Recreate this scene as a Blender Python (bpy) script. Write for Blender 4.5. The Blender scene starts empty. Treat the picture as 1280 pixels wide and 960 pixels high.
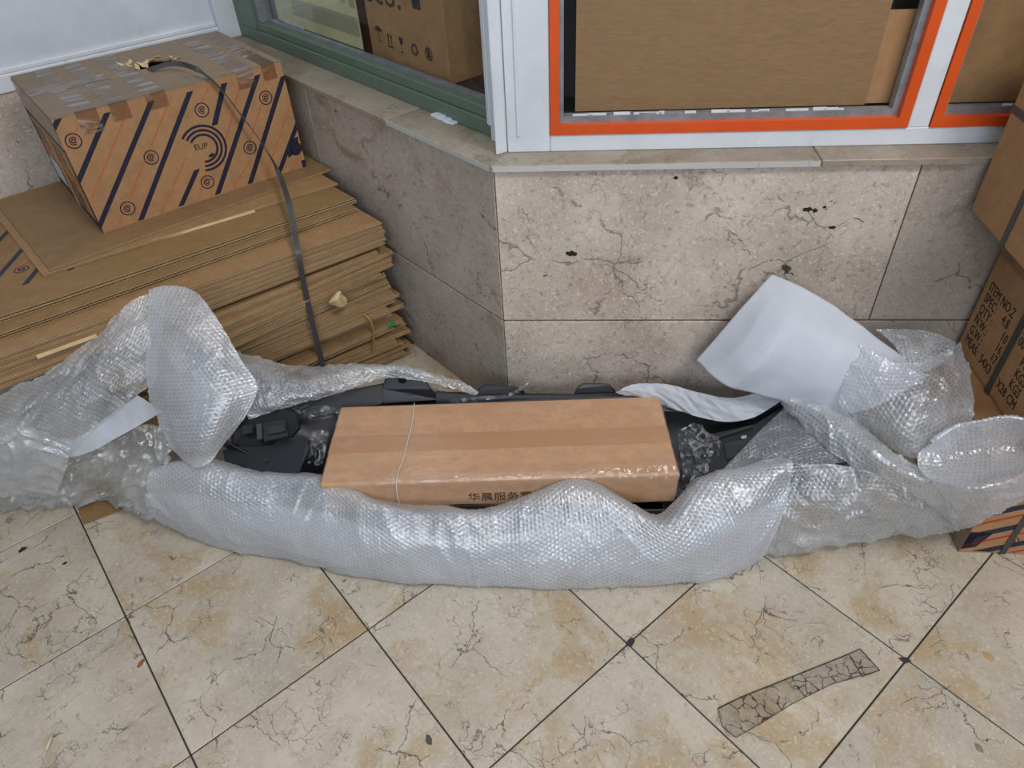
import bpy, bmesh, math, random
import numpy as np
from mathutils import Matrix, Vector

scene = bpy.context.scene
COL = scene.collection
rad = math.radians

# ------------------------------------------------------------------ camera
CH = 1.4108
FPX, PITCH, ROLL = 886.18, 0.71004, -0.05986
_F = np.array([0, math.cos(PITCH), -math.sin(PITCH)])
_R0 = np.array([1.0, 0, 0]); _U0 = np.cross(_R0, _F)
_R = _R0 * math.cos(ROLL) + _U0 * math.sin(ROLL)
_U = -_R0 * math.sin(ROLL) + _U0 * math.cos(ROLL)
CAM = np.array([0, 0, CH])
cd = bpy.data.cameras.new('camera'); cam = bpy.data.objects.new('camera', cd); COL.objects.link(cam)
cd.sensor_width = 36.0; cd.lens = FPX / 1280 * 36.0; cd.clip_start = 0.02
cam.matrix_world = Matrix(((_R[0], _U[0], -_F[0], 0), (_R[1], _U[1], -_F[1], 0), (_R[2], _U[2], -_F[2], CH), (0, 0, 0, 1)))
scene.camera = cam

# ------------------------------------------------------------------ light
world = bpy.data.worlds.new('passage_daylight'); scene.world = world; world.use_nodes = True
bg = world.node_tree.nodes['Background']; bg.inputs[0].default_value = (0.80, 0.88, 1.0, 1); bg.inputs[1].default_value = 0.42

def area(name, loc, target, sx, sy, power, col):
    l = bpy.data.lights.new(name, 'AREA'); l.shape = 'RECTANGLE'; l.size = sx; l.size_y = sy; l.energy = power; l.color = col
    o = bpy.data.objects.new(name, l); COL.objects.link(o); o.location = loc
    o.rotation_euler = (Vector(target) - Vector(loc)).to_track_quat('-Z', 'Y').to_euler()
    return o
area('ceiling_lamp', (1.25, -0.25, 3.1), (0.35, 1.2, 0.2), 0.9, 0.5, 54, (1.0, 0.96, 0.91))
area('street_daylight', (-0.2, -2.5, 2.35), (0.0, 1.1, 0.2), 2.2, 1.0, 66, (0.84, 0.92, 1.0))
area('ceiling_lamp', (-0.35, 0.95, 3.3), (-0.1, 1.05, 0.0), 1.5, 0.25, 12, (0.88, 0.94, 1.0))
vs = scene.view_settings
vs.view_transform = 'Standard'; vs.look = 'None'; vs.exposure = -0.2; vs.gamma = 1.0; vs.use_curve_mapping = False

# ------------------------------------------------------------------ helpers
def P(px, py, z):
    """point of the place at height z that the photograph shows at (px, py)"""
    d = _F + _R * (px - 640) / FPX + _U * (480 - py) / FPX
    return CAM + d * ((z - CH) / d[2])

def srgb(r, g, b):
    f = lambda c: (c / 255 / 12.92) if c / 255 <= 0.04045 else ((c / 255 + 0.055) / 1.055) ** 2.4
    return (f(r), f(g), f(b), 1.0)

def frame(origin, yaw):
    return Matrix.Translation(Vector(origin)) @ Matrix.Rotation(yaw, 4, 'Z')

def wm(o):
    m = o.matrix_basis.copy()
    while o.parent is not None:
        o = o.parent; m = o.matrix_basis @ m
    return m

def tag(o, label=None, cat=None, group=None, kind=None):
    if label: o['label'] = label
    if cat: o['category'] = cat
    if group: o['group'] = group
    if kind: o['kind'] = kind
    return o

def empty(name, mtx=None):
    o = bpy.data.objects.new(name, None); COL.objects.link(o); o.empty_display_size = 0.05
    if mtx is not None: o.matrix_basis = mtx
    return o

def link(name, me, mats, parent=None, smooth=False):
    o = bpy.data.objects.new(name, me); COL.objects.link(o)
    if not isinstance(mats, (list, tuple)): mats = [mats]
    if len(me.materials) == 0:
        for m in mats: me.materials.append(m)
    if parent is not None: o.parent = parent
    if smooth: me.polygons.foreach_set('use_smooth', [True] * len(me.polygons))
    return o

def mesh(name, verts, faces, mats, parent=None, smooth=False, world=False, mi=None):
    v = [tuple(map(float, q)) for q in verts]
    if world and parent is not None:
        inv = wm(parent).inverted(); v = [tuple(inv @ Vector(q)) for q in v]
    me = bpy.data.meshes.new(name); me.from_pydata(v, [], faces); me.update()
    o = link(name, me, mats, parent, smooth)
    if mi is not None: me.polygons.foreach_set('material_index', mi)
    return o

class MB:
    """collects boxes and prisms into one mesh"""
    def __init__(s): s.v = []; s.f = []; s.m = []
    def add(s, verts, faces, mi=0):
        n = len(s.v); s.v += [tuple(q) for q in verts]; s.f += [tuple(i + n for i in f) for f in faces]; s.m += [mi] * len(faces)
    def box(s, x0, x1, y0, y1, z0, z1, mi=0):
        s.add([(x0, y0, z0), (x1, y0, z0), (x1, y1, z0), (x0, y1, z0), (x0, y0, z1), (x1, y0, z1), (x1, y1, z1), (x0, y1, z1)],
              [(0, 3, 2, 1), (4, 5, 6, 7), (0, 1, 5, 4), (1, 2, 6, 5), (2, 3, 7, 6), (3, 0, 4, 7)], mi); return s
    def prism(s, poly, z0, z1, mi=0):
        a = sum(poly[i][0] * poly[(i + 1) % len(poly)][1] - poly[(i + 1) % len(poly)][0] * poly[i][1] for i in range(len(poly)))
        if a < 0: poly = poly[::-1]
        n = len(poly)
        s.add([(x, y, z0) for x, y in poly] + [(x, y, z1) for x, y in poly],
              [tuple(range(n))[::-1], tuple(range(n, 2 * n))] + [(i, (i + 1) % n, n + (i + 1) % n, n + i) for i in range(n)], mi); return s
    def build(s, name, mats, parent=None, bevel=0.0, smooth=False, world=False, seg=2):
        o = mesh(name, s.v, s.f, mats, parent, smooth, world, s.m)
        if bevel > 0:
            bm = bmesh.new(); bm.from_mesh(o.data)
            bmesh.ops.bevel(bm, geom=list(bm.edges), offset=bevel, segments=seg, affect='EDGES', profile=0.5, clamp_overlap=True)
            bm.to_mesh(o.data); bm.free()
        return o

def bx(name, x0, x1, y0, y1, z0, z1, mats, parent=None, bevel=0.0, seg=2):
    return MB().box(x0, x1, y0, y1, z0, z1).build(name, mats, parent, bevel, seg=seg)

def tube(name, pts, r, mat, parent=None, world=True, n=8, flat=1.0, cyc=False):
    pts = [Vector(p) for p in pts]; V = []; Fc = []
    prev = None; N = len(pts)
    for i, p in enumerate(pts):
        t = (pts[min(i + 1, N - 1)] - pts[max(i - 1, 0)]).normalized()
        if prev is None: prev = t.orthogonal().normalized()
        prev = (prev - t * prev.dot(t)).normalized(); b = t.cross(prev)
        for k in range(n):
            a = 2 * math.pi * k / n
            V.append(p + prev * math.cos(a) * r + b * math.sin(a) * r * flat)
    for i in range(N - 1):
        for k in range(n):
            Fc.append((i * n + k, i * n + (k + 1) % n, (i + 1) * n + (k + 1) % n, (i + 1) * n + k))
    Fc.append(tuple(range(n))[::-1]); Fc.append(tuple((N - 1) * n + k for k in range(n)))
    return mesh(name, V, Fc, mat, parent, True, world and parent is not None)

def spline(pts, m=8):
    p = np.array(pts, float); return list(crmat(len(p), (len(p) - 1) * m + 1) @ p)

def ribbon(name, pts, wdir, width, th, mat, parent=None, m=8):
    """flat strap following pts; wdir is one width direction or one for each point"""
    p = np.array(spline(pts, m)); wd = np.array(wdir, float)
    if wd.ndim == 1: wd = np.repeat(wd[None], len(pts), 0)
    w = crmat(len(pts), len(p)) @ wd
    V = []; Fc = []
    for i in range(len(p)):
        t = p[min(i + 1, len(p) - 1)] - p[max(i - 1, 0)]; t /= np.linalg.norm(t)
        ww = w[i] - t * (w[i] @ t); ww /= np.linalg.norm(ww); nn = np.cross(t, ww)
        for a, b in ((-1, -1), (1, -1), (1, 1), (-1, 1)): V.append(p[i] + ww * a * width / 2 + nn * b * th / 2)
    for i in range(len(p) - 1):
        for k in range(4): Fc.append((i * 4 + k, i * 4 + (k + 1) % 4, i * 4 + 4 + (k + 1) % 4, i * 4 + 4 + k))
    Fc += [(3, 2, 1, 0), tuple(len(V) - 4 + k for k in range(4))]
    return mesh(name, V, Fc, mat, parent, False, parent is not None)

def crmat(n, m):
    """Catmull-Rom weights: m samples over n control points"""
    B = np.zeros((m, n))
    for j, t in enumerate(np.linspace(0, n - 1, m)):
        i = min(int(t), n - 2); u = t - i
        w = [(-u + 2 * u * u - u ** 3) / 2, (2 - 5 * u * u + 3 * u ** 3) / 2, (u + 4 * u * u - 3 * u ** 3) / 2, (-u * u + u ** 3) / 2]
        for k, wk in zip((i - 1, i, i + 1, i + 2), w):
            if k < 0: B[j, 0] += 2 * wk; B[j, 1] -= wk
            elif k > n - 1: B[j, n - 1] += 2 * wk; B[j, n - 2] -= wk
            else: B[j, k] += wk
    return B

def vnoise(u, v, seed):
    T = np.random.RandomState(seed).rand(256, 256)
    iu = np.floor(u).astype(int); iv = np.floor(v).astype(int); fu = u - iu; fv = v - iv
    fu = fu * fu * (3 - 2 * fu); fv = fv * fv * (3 - 2 * fv); a = iu & 255; b = iv & 255; a1 = (iu + 1) & 255; b1 = (iv + 1) & 255
    return (T[a, b] * (1 - fu) + T[a1, b] * fu) * (1 - fv) + (T[a, b1] * (1 - fu) + T[a1, b1] * fu) * fv

def sheet(name, rows, mat, parent=None, res=0.0026, bubble=0.0022, fold=0.006, fscale=0.11, crink=0.0, cscale=0.03, seed=1, aniso=1.0, pitch=0.0105, world_rows=False, edge=0.0, thick=0.0, ang=0.0):
    """a soft sheet through a net of control points, with folds, fine creases and (bubble) rows of air bubbles"""
    C = np.array(rows if world_rows else [[P(*q) for q in r] for r in rows], float)
    m, n = C.shape[:2]
    D0 = np.einsum('ai,ijk,bj->abk', crmat(m, 24), C, crmat(n, 24))
    lu = np.linalg.norm(np.diff(D0, axis=0), axis=2).sum(0).mean(); lv = np.linalg.norm(np.diff(D0, axis=1), axis=2).sum(1).mean()
    nu = max(8, int(lu / res)); nv = max(8, int(lv / res))
    X = np.einsum('ai,ijk,bj->abk', crmat(m, nu), C, crmat(n, nv))
    # distances along the sheet, so that the bubbles keep their size
    uu = np.zeros((nu, nv)); uu[1:] = np.cumsum(np.linalg.norm(np.diff(X, axis=0), axis=2), 0)
    vv = np.zeros((nu, nv)); vv[:, 1:] = np.cumsum(np.linalg.norm(np.diff(X, axis=1), axis=2), 1)
    uu -= uu[nu // 2][None] - lu / 2; vv -= vv[:, nv // 2][:, None] - lv / 2
    ca, sa = math.cos(ang), math.sin(ang)
    u, v = uu * ca - vv * sa + seed * 0.37, uu * sa + vv * ca + seed * 0.91
    def normals(X):
        N = np.cross(np.gradient(X, axis=0), np.gradient(X, axis=1)); return N / (np.linalg.norm(N, axis=2, keepdims=True) + 1e-12)
    N = normals(X)
    flip = ((CAM - X) * N).sum() < 0
    if flip: N = -N
    w1 = vnoise(u / fscale + 2.0 * vnoise(u / fscale * .7, v / fscale * .7, seed + 5), v / fscale * aniso, seed)
    w2 = 1 - np.abs(2 * vnoise(u / (fscale * .45), v / (fscale * .45) * aniso, seed + 1) - 1)
    w3 = vnoise(u / (fscale * .22), v / (fscale * .22), seed + 8)
    H = fold * ((w1 - .5) * 1.6 + (w2 - .5) * .6 + (w3 - .5) * .3)
    if crink:
        c = 1 - np.abs(2 * vnoise(u / cscale + 3 * vnoise(u / cscale * .5, v / cscale * .5, seed + 9), v / cscale + 2 * vnoise(v / cscale * .6, u / cscale * .6, seed + 4), seed + 2) - 1)
        c2 = 1 - np.abs(2 * vnoise(u / cscale * 2.3, v / cscale * 1.9, seed + 3) - 1)
        H = H + crink * (c ** 3 * 1.6 + c2 ** 2 * .5)
    X = X + N * H[..., None]; bub = np.zeros((nu, nv))
    if bubble:
        N = normals(X); N = -N if flip else N
        a = u / pitch; b = v / (pitch * math.sqrt(3))
        d2 = np.minimum((a - np.round(a)) ** 2 + 3 * (b - np.round(b)) ** 2, (a - .5 - np.round(a - .5)) ** 2 + 3 * (b - .5 - np.round(b - .5)) ** 2)
        bub = np.sqrt(np.clip(1 - d2 / .44 ** 2, 0, 1)); dead = vnoise(u / .05, v / .05, seed + 20) < .22
        X = X + N * (bub * bubble * np.where(dead, .35, 1))[..., None]
    V = X.reshape(-1, 3)
    if parent is not None:
        M = np.array(wm(parent).inverted()); V = V @ M[:3, :3].T + M[:3, 3]
    idx = np.arange(nu * nv).reshape(nu, nv)
    q = np.stack([idx[:-1, :-1], idx[1:, :-1], idx[1:, 1:], idx[:-1, 1:]], -1).reshape(-1, 4)
    if flip: q = q[:, ::-1]
    me = bpy.data.meshes.new(name); me.vertices.add(len(V)); me.vertices.foreach_set('co', V.astype(np.float32).ravel())
    me.loops.add(q.size); me.loops.foreach_set('vertex_index', q.astype(np.int32).ravel())
    me.polygons.add(len(q)); me.polygons.foreach_set('loop_start', np.arange(0, q.size, 4, dtype=np.int32))
    me.polygons.foreach_set('use_smooth', np.ones(len(q), bool)); me.update(calc_edges=True)
    at = me.attributes.new('bubble', 'FLOAT', 'POINT'); at.data.foreach_set('value', bub.astype(np.float32).ravel())
    uvl = me.uv_layers.new(name='uv'); vi = q.ravel()
    uvl.data.foreach_set('uv', np.stack([u.ravel()[vi], v.ravel()[vi]], -1).astype(np.float32).ravel())
    me.validate()
    o = link(name, me, mat, parent)
    if thick:
        s = o.modifiers.new('thickness', 'SOLIDIFY'); s.thickness = thick; s.offset = -1
    return o

# ------------------------------------------------------------------ materials
class NT:
    def __init__(s, name):
        s.mat = bpy.data.materials.new(name); s.mat.use_nodes = True; s.t = s.mat.node_tree
        s.b = s.t.nodes['Principled BSDF']; s.out = s.t.nodes['Material Output']
    def n(s, typ, ins=None, **props):
        nd = s.t.nodes.new(typ)
        for k, v in props.items(): setattr(nd, k, v)
        for k, v in (ins or {}).items():
            if hasattr(v, 'is_output'): s.t.links.new(v, nd.inputs[k])
            else: nd.inputs[k].default_value = v
        return nd
    def l(s, a, b): s.t.links.new(a, b)
    def math(s, op, a, b=0.0, c=None):
        ins = {0: a, 1: b}
        if c is not None: ins[2] = c
        return s.n('ShaderNodeMath', ins, operation=op).outputs[0]
    def ramp(s, fac, stops, interp='LINEAR'):
        nd = s.n('ShaderNodeValToRGB', {0: fac}); e = nd.color_ramp.elements; nd.color_ramp.interpolation = interp
        while len(e) < len(stops): e.new(0.5)
        for el, (p, c) in zip(e, stops): el.position = p; el.color = c if len(c) == 4 else (*c, 1)
        return nd.outputs[0]
    def mix(s, fac, a, b, blend='MIX'):
        nd = s.n('ShaderNodeMix', None, data_type='RGBA', blend_type=blend)
        for i, v in ((0, fac), (6, a), (7, b)):
            if hasattr(v, 'is_output'): s.l(v, nd.inputs[i])
            else: nd.inputs[i].default_value = v
        return nd.outputs[2]
    def noise(s, vec, scale, detail=4, rough=.55, dist=0.0, col=False):
        nd = s.n('ShaderNodeTexNoise', {'Vector': vec, 'Scale': scale, 'Detail': detail, 'Roughness': rough, 'Distortion': dist})
        return nd.outputs[1 if col else 0]
    def bump(s, h, strength=.3, dist=.002):
        nd = s.n('ShaderNodeBump', {'Height': h, 'Strength': strength, 'Distance': dist}); s.l(nd.outputs[0], s.b.inputs['Normal']); return nd
    def objco(s, rnd=True):
        co = s.n('ShaderNodeTexCoord').outputs['Object']
        if not rnd: return co
        r = s.n('ShaderNodeObjectInfo').outputs['Random']
        off = s.n('ShaderNodeCombineXYZ', {0: s.math('MULTIPLY', r, 37.0), 1: s.math('MULTIPLY', r, 91.0), 2: s.math('MULTIPLY', r, 13.0)}).outputs[0]
        return s.n('ShaderNodeVectorMath', {0: co, 1: off}, operation='ADD').outputs[0]

BW = lambda v: (v, v, v, 1)
W0, W1 = BW(0.0), BW(1.0)

def marble(name, c1, c2, stain, stain_lo, grey, crack=.6, speck=.35, rough=(.25, .5), pits=.0, crack_scale=7.0, fine_scale=26.0):
    t = NT(name); co = t.objco()
    wob = t.n('ShaderNodeVectorMath', {0: co, 1: t.n('ShaderNodeVectorMath', {0: t.noise(co, 9, 5, .6, col=True), 3: .11}, operation='SCALE').outputs[0]}, operation='ADD').outputs[0]
    base = t.mix(t.ramp(t.noise(co, 5, 8, .62), [(.3, W0), (.7, W1)]), c1, c2)
    base = t.mix(t.math('MULTIPLY', t.ramp(t.noise(co, 2.6, 6, .6, .6), [(.5, W0), (.66, W1)]), .55), base, grey)
    base = t.mix(t.math('MULTIPLY', t.ramp(t.noise(wob, 3.4, 7, .65, 1.0), [(stain_lo, W0), (stain_lo + .06, BW(.6)), (stain_lo + .16, W1)]), .7), base, stain)
    # pale and dark flecks
    vr = t.n('ShaderNodeTexVoronoi', {'Vector': wob, 'Scale': 210.0}, feature='F1')
    fl = t.math('MULTIPLY', t.ramp(t.n('ShaderNodeSeparateColor', {0: vr.outputs['Color']}).outputs[0], [(.6, W0), (1, W1)]), t.ramp(t.noise(co, 130, 3, .6), [(.42, W0), (.62, W1)]))
    base = t.mix(t.math('MULTIPLY', fl, speck), base, (min(1, c2[0] * 1.25), min(1, c2[1] * 1.25), min(1, c2[2] * 1.25), 1))
    nf = t.ramp(t.noise(co, 70, 7, .75), [(.54, W0), (.68, W1)])
    base = t.mix(t.math('MULTIPLY', nf, speck * .8), base, (c1[0] * .45, c1[1] * .42, c1[2] * .4, 1))
    # crackle veins
    def veins(scale, wdt, mlo, mscale):
        d = t.n('ShaderNodeTexVoronoi', {'Vector': wob, 'Scale': scale}, feature='DISTANCE_TO_EDGE').outputs['Distance']
        ln = t.ramp(d, [(0, W1), (wdt, BW(.75)), (wdt * 2.2, W0)])
        return t.math('MULTIPLY', ln, t.ramp(t.noise(co, mscale, 4, .7), [(mlo, W0), (mlo + .07, W1)]))
    v = t.math('MAXIMUM', t.math('MULTIPLY', veins(crack_scale, .0045, .5, 7), 1.0), t.math('MULTIPLY', veins(fine_scale, .012, .545, 9), .85))
    v = t.math('MAXIMUM', v, t.math('MULTIPLY', veins(fine_scale * 2.6, .02, .57, 16), .6))
    base = t.mix(t.math('MULTIPLY', v, crack), base, srgb(52, 45, 40))
    hgt = t.math('SUBTRACT', t.math('MULTIPLY', t.noise(co, 60, 6, .6), .25), v)
    if pits:
        pm = t.ramp(t.noise(co, 17, 5, .62), [(.69, W0), (.715, W1)])
        base = t.mix(t.math('MULTIPLY', pm, pits), base, srgb(45, 38, 34)); hgt = t.math('SUBTRACT', hgt, t.math('MULTIPLY', pm, 1.5))
    t.l(base, t.b.inputs['Base Color'])
    t.l(t.ramp(t.noise(co, 6, 5), [(.3, BW(rough[0])), (.7, BW(rough[1]))]), t.b.inputs['Roughness'])
    t.bump(hgt, .5, .0016)
    return t.mat

def plain(name, c, rough=.5, var=.12, nscale=20, bump=.0, metal=0.0, spec=.5, bscale=200, streak=None):
    t = NT(name); co = t.objco()
    if streak: co2 = t.n('ShaderNodeVectorMath', {0: co, 1: streak}, operation='MULTIPLY').outputs[0]
    else: co2 = co
    n = t.noise(co2, nscale, 6, .6)
    c_lo = tuple(x * (1 - var) for x in c[:3]) + (1,); c_hi = tuple(min(1, x * (1 + var)) for x in c[:3]) + (1,)
    t.l(t.mix(t.ramp(n, [(.3, W0), (.7, W1)]), c_lo, c_hi), t.b.inputs['Base Color'])
    t.b.inputs['Roughness'].default_value = rough; t.b.inputs['Metallic'].default_value = metal; t.b.inputs['Specular IOR Level'].default_value = spec
    if bump: t.bump(t.noise(co2, bscale, 4), bump, .001)
    return t.mat

def kraft(name, c, dirt=.25, rough=.62, streak=(1, 1, 1)):
    t = NT(name); co = t.objco()
    fib = t.noise(t.n('ShaderNodeVectorMath', {0: co, 1: streak}, operation='MULTIPLY').outputs[0], 34, 5, .65)
    col = t.mix(t.ramp(fib, [(.3, W0), (.7, W1)]), tuple(x * .86 for x in c[:3]) + (1,), tuple(min(1, x * 1.1) for x in c[:3]) + (1,))
    col = t.mix(t.math('MULTIPLY', t.ramp(t.noise(co, 3.5, 6, .65), [(.5, W0), (.75, W1)]), dirt), col, tuple(x * .5 for x in c[:3]) + (1,))
    col = t.mix(t.math('MULTIPLY', t.ramp(t.noise(co, 420, 2), [(.62, W0), (.7, W1)]), .25), col, tuple(x * .55 for x in c[:3]) + (1,))
    t.l(col, t.b.inputs['Base Color']); t.b.inputs['Roughness'].default_value = rough; t.b.inputs['Specular IOR Level'].default_value = .3
    t.bump(t.noise(co, 30, 4), .25, .002)
    return t.mat

def painted(name, c, dirt, chips=.5, rough=.45):
    t = NT(name); co = t.objco()
    col = t.mix(t.ramp(t.noise(co, 7, 6, .65), [(.35, W0), (.7, W1)]), c, tuple(x * .86 for x in c[:3]) + (1,))
    col = t.mix(t.math('MULTIPLY', t.ramp(t.noise(t.n('ShaderNodeVectorMath', {0: co, 1: (1, 1, .25)}, operation='MULTIPLY').outputs[0], 26, 8, .75), [(.6, W0), (.72, W1)]), chips), col, dirt)
    t.l(col, t.b.inputs['Base Color']); t.b.inputs['Roughness'].default_value = rough
    t.bump(t.noise(co, 60, 5), .25, .002)
    return t.mat

def wrap_mat(name, alpha, tint, rough=.12, rim=.25, crinkle=.35, trans=.4, cscale=70, gloss=.10, cloud_amt=.25):
    """thin polythene: a cloudy see-through body under a shiny skin"""
    t = NT(name); nd = t.t; nd.nodes.remove(t.b)
    uv = t.n('ShaderNodeTexCoord').outputs['UV']
    bub = t.n('ShaderNodeAttribute', None, attribute_name='bubble').outputs['Fac']
    hn = t.noise(uv, cscale, 5, .65, 1.5); h2 = t.noise(uv, 16, 4, .6, 1.0)
    bp = t.n('ShaderNodeBump', {'Height': t.math('ADD', hn, t.math('MULTIPLY', h2, 1.6)), 'Strength': crinkle, 'Distance': .004}).outputs[0]
    df = t.n('ShaderNodeBsdfDiffuse', {'Color': tint, 'Normal': bp}); tl = t.n('ShaderNodeBsdfTranslucent', {'Color': tint, 'Normal': bp})
    body = t.n('ShaderNodeMixShader', {0: trans, 1: df.outputs[0], 2: tl.outputs[0]})
    tr = t.n('ShaderNodeBsdfTransparent', {'Color': (.97, .98, 1, 1)})
    # domed bubble walls are cloudier than the flat web; the film closes up at grazing angles
    fc = t.n('ShaderNodeLayerWeight', {'Blend': .5}).outputs['Facing']; fcb = t.n('ShaderNodeLayerWeight', {'Blend': .5, 'Normal': bp}).outputs['Facing']
    ring = t.ramp(bub, [(0, BW(.4)), (.25, W1), (.7, BW(.5)), (1, BW(.3))])
    cloud = t.ramp(t.noise(uv, 9, 5, .6), [(.3, W0), (.7, W1)])
    a = t.math('ADD', alpha - rim * .5, t.math('MULTIPLY', ring, rim))
    a = t.math('ADD', a, t.math('MULTIPLY', t.math('SUBTRACT', cloud, .5), cloud_amt))
    a = t.n('ShaderNodeMath', {0: t.math('ADD', a, t.math('MULTIPLY', t.math('POWER', fc, 2.0), .35)), 1: 0.0}, operation='ADD', use_clamp=True).outputs[0]
    core = t.n('ShaderNodeMixShader', {0: a, 1: tr.outputs[0], 2: body.outputs[0]})
    gl = t.n('ShaderNodeBsdfGlossy', {'Color': (.95, .97, 1, 1), 'Roughness': rough, 'Normal': bp})
    f = t.n('ShaderNodeMath', {0: t.math('MULTIPLY', t.math('POWER', fcb, 4.0), .5), 1: gloss}, operation='ADD', use_clamp=True).outputs[0]
    ms = t.n('ShaderNodeMixShader', {0: f, 1: core.outputs[0], 2: gl.outputs[0]})
    nd.links.new(ms.outputs[0], t.out.inputs['Surface'])
    return t.mat

def clear(name, amount, rough=.08, tint=(1, 1, 1, 1), film=(.9, .92, .95, 1), crinkle=.0, scale=30, streaky=False, white=.0):
    t = NT(name); nd = t.t; co = t.objco()
    if streaky: co = t.n('ShaderNodeVectorMath', {0: co, 1: (.25, 1, 1)}, operation='MULTIPLY').outputs[0]
    g = t.n('ShaderNodeBsdfGlossy', {'Color': film, 'Roughness': rough})
    if crinkle:
        bp = t.n('ShaderNodeBump', {'Height': t.noise(co, scale, 6, .65, 1.2), 'Strength': crinkle, 'Distance': .004}); nd.links.new(bp.outputs[0], g.inputs['Normal'])
    tr = t.n('ShaderNodeBsdfTransparent', {'Color': tint})
    fc = t.n('ShaderNodeLayerWeight', {'Blend': .5})
    if crinkle: nd.links.new(bp.outputs[0], fc.inputs['Normal'])
    fac = t.n('ShaderNodeMath', {0: t.math('MULTIPLY', t.math('POWER', fc.outputs['Facing'], 4.0), .55), 1: amount}, operation='ADD', use_clamp=True).outputs[0]
    sh = t.n('ShaderNodeMixShader', {0: fac, 1: tr.outputs[0], 2: g.outputs[0]})
    if white:
        df = t.n('ShaderNodeBsdfDiffuse', {'Color': film})
        wf = t.math('MULTIPLY', t.ramp(t.noise(co, scale * .8, 6, .7, 1.5), [(.52, W0), (.68, W1)]), white)
        sh = t.n('ShaderNodeMixShader', {0: wf, 1: sh.outputs[0], 2: df.outputs[0]})
    nd.links.new(sh.outputs[0], t.out.inputs['Surface'])
    return t.mat

M = {}
M['floor'] = marble('cream_marble_tile', srgb(164, 151, 131), srgb(196, 185, 168), srgb(162, 134, 90), .51, srgb(162, 156, 148), .85, .5, (.22, .45))
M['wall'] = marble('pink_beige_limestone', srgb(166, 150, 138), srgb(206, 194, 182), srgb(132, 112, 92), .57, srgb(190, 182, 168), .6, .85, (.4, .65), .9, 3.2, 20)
M['wall_shaded'] = marble('shaded_limestone', srgb(160, 148, 136), srgb(186, 174, 162), srgb(120, 102, 84), .57, srgb(160, 152, 142), .6, .75, (.45, .7), .8, 3.2, 20)  # copy of the wall limestone with shade painted into its colour
M['sill'] = marble('sill_marble', srgb(136, 126, 110), srgb(164, 154, 138), srgb(118, 102, 80), .5, srgb(120, 115, 108), .5, .4, (.4, .65))
M['grout'] = plain('dark_grout', srgb(48, 44, 40), .85, .3, 60)
M['white'] = painted('white_paint', srgb(214, 218, 224), srgb(120, 122, 124), .45)
M['white_wall'] = painted('white_wall_paint', srgb(205, 210, 219), srgb(150, 155, 162), .3)
M['sill_edge'] = painted('whitened_sill_edge', srgb(190, 188, 186), srgb(112, 104, 96), .8)
M['orange'] = painted('orange_paint', srgb(214, 82, 22), srgb(150, 62, 28), .4)
M['green'] = painted('green_painted_metal', srgb(96, 114, 98), srgb(64, 80, 68), .6, .4)
M['alu'] = plain('grey_aluminium', srgb(140, 144, 148), .4, .25, 30, metal=.4)
M['dark'] = plain('dark_gasket', srgb(34, 34, 36), .6, .3)
M['room'] = plain('shop_interior', srgb(46, 44, 44), .8, .3, 4)
M['glass'] = clear('window_glass', .015, .03)
M['kraft'] = kraft('brown_kraft', srgb(166, 126, 88), .25)
M['kraft_dark'] = kraft('brown_kraft_dull', srgb(138, 108, 74), .35)
M['kraft_grey'] = kraft('dusty_kraft', srgb(136, 118, 98), .35)
M['kraft_pink'] = kraft('fresh_kraft', srgb(192, 150, 114), .06, .6)
M['kraft_sheet'] = kraft('sheet_kraft', srgb(140, 110, 76), .2, streak=(1, 1, 6))
M['edge'] = kraft('corrugated_edge', srgb(192, 164, 126), .25)
M['flute'] = kraft('corrugated_core', srgb(158, 130, 96), .3)
M['torn'] = kraft('torn_kraft', srgb(206, 178, 136), .1)
M['navy'] = plain('navy_ink', srgb(27, 29, 52), .5, .5, 170)
M['ink_orange'] = plain('orange_ink', srgb(182, 98, 52), .55, .15, 60)
M['ink_red'] = plain('red_ink', srgb(176, 50, 40), .55, .1)
M['ink_black'] = plain('black_ink', srgb(36, 32, 32), .6, .2, 120)
M['paper'] = plain('paper_label', srgb(186, 188, 190), .6, .1)
M['poster'] = plain('yellowed_poster', srgb(182, 180, 140), .6, .12, 14, streak=(1, 1, .3))
M['poster_print'] = plain('poster_print', srgb(140, 142, 116), .6, .3, 60, streak=(6, 6, .5))
M['tape'] = clear('packing_tape', .07, .28, (.90, .85, .79, 1), (.72, .71, .70, 1), .2, 25, True, .34)
M['tape_brown'] = plain('brown_tape', srgb(178, 134, 98), .3, .06, 120, streak=(30, 1, 1))
M['plastic'] = plain('black_plastic', srgb(19, 20, 24), .42, .2, 8, .15, bscale=300)
M['plastic2'] = plain('black_plastic_satin', srgb(30, 32, 37), .36, .2, 8, .2, bscale=260)
M['strap'] = plain('grey_black_strap', srgb(62, 62, 64), .45, .15, 40, .2)
M['twine'] = plain('white_twine', srgb(205, 198, 190), .8)
M['wrap'] = wrap_mat('bubble_wrap_thick', .50, srgb(226, 229, 234), .15, .42, gloss=.16)
M['wrap_in'] = wrap_mat('bubble_wrap_inner_layer', .62, srgb(222, 225, 230), .2, .25)
M['wrap_mid'] = wrap_mat('bubble_wrap_double', .38, srgb(224, 227, 230), .14, .38, cloud_amt=.42, gloss=.12)
M['wrap_thin'] = wrap_mat('bubble_wrap_single', .22, srgb(214, 218, 224), .14, .35)
M['film_white'] = wrap_mat('crumpled_clear_film', .36, srgb(220, 222, 220), .1, 0.0, .7, .35, 40, .14, .5)
M['foam'] = wrap_mat('white_foam_sheet', .90, srgb(220, 224, 232), .5, 0.0, .15, .35, 300, .03, .1)
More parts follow.
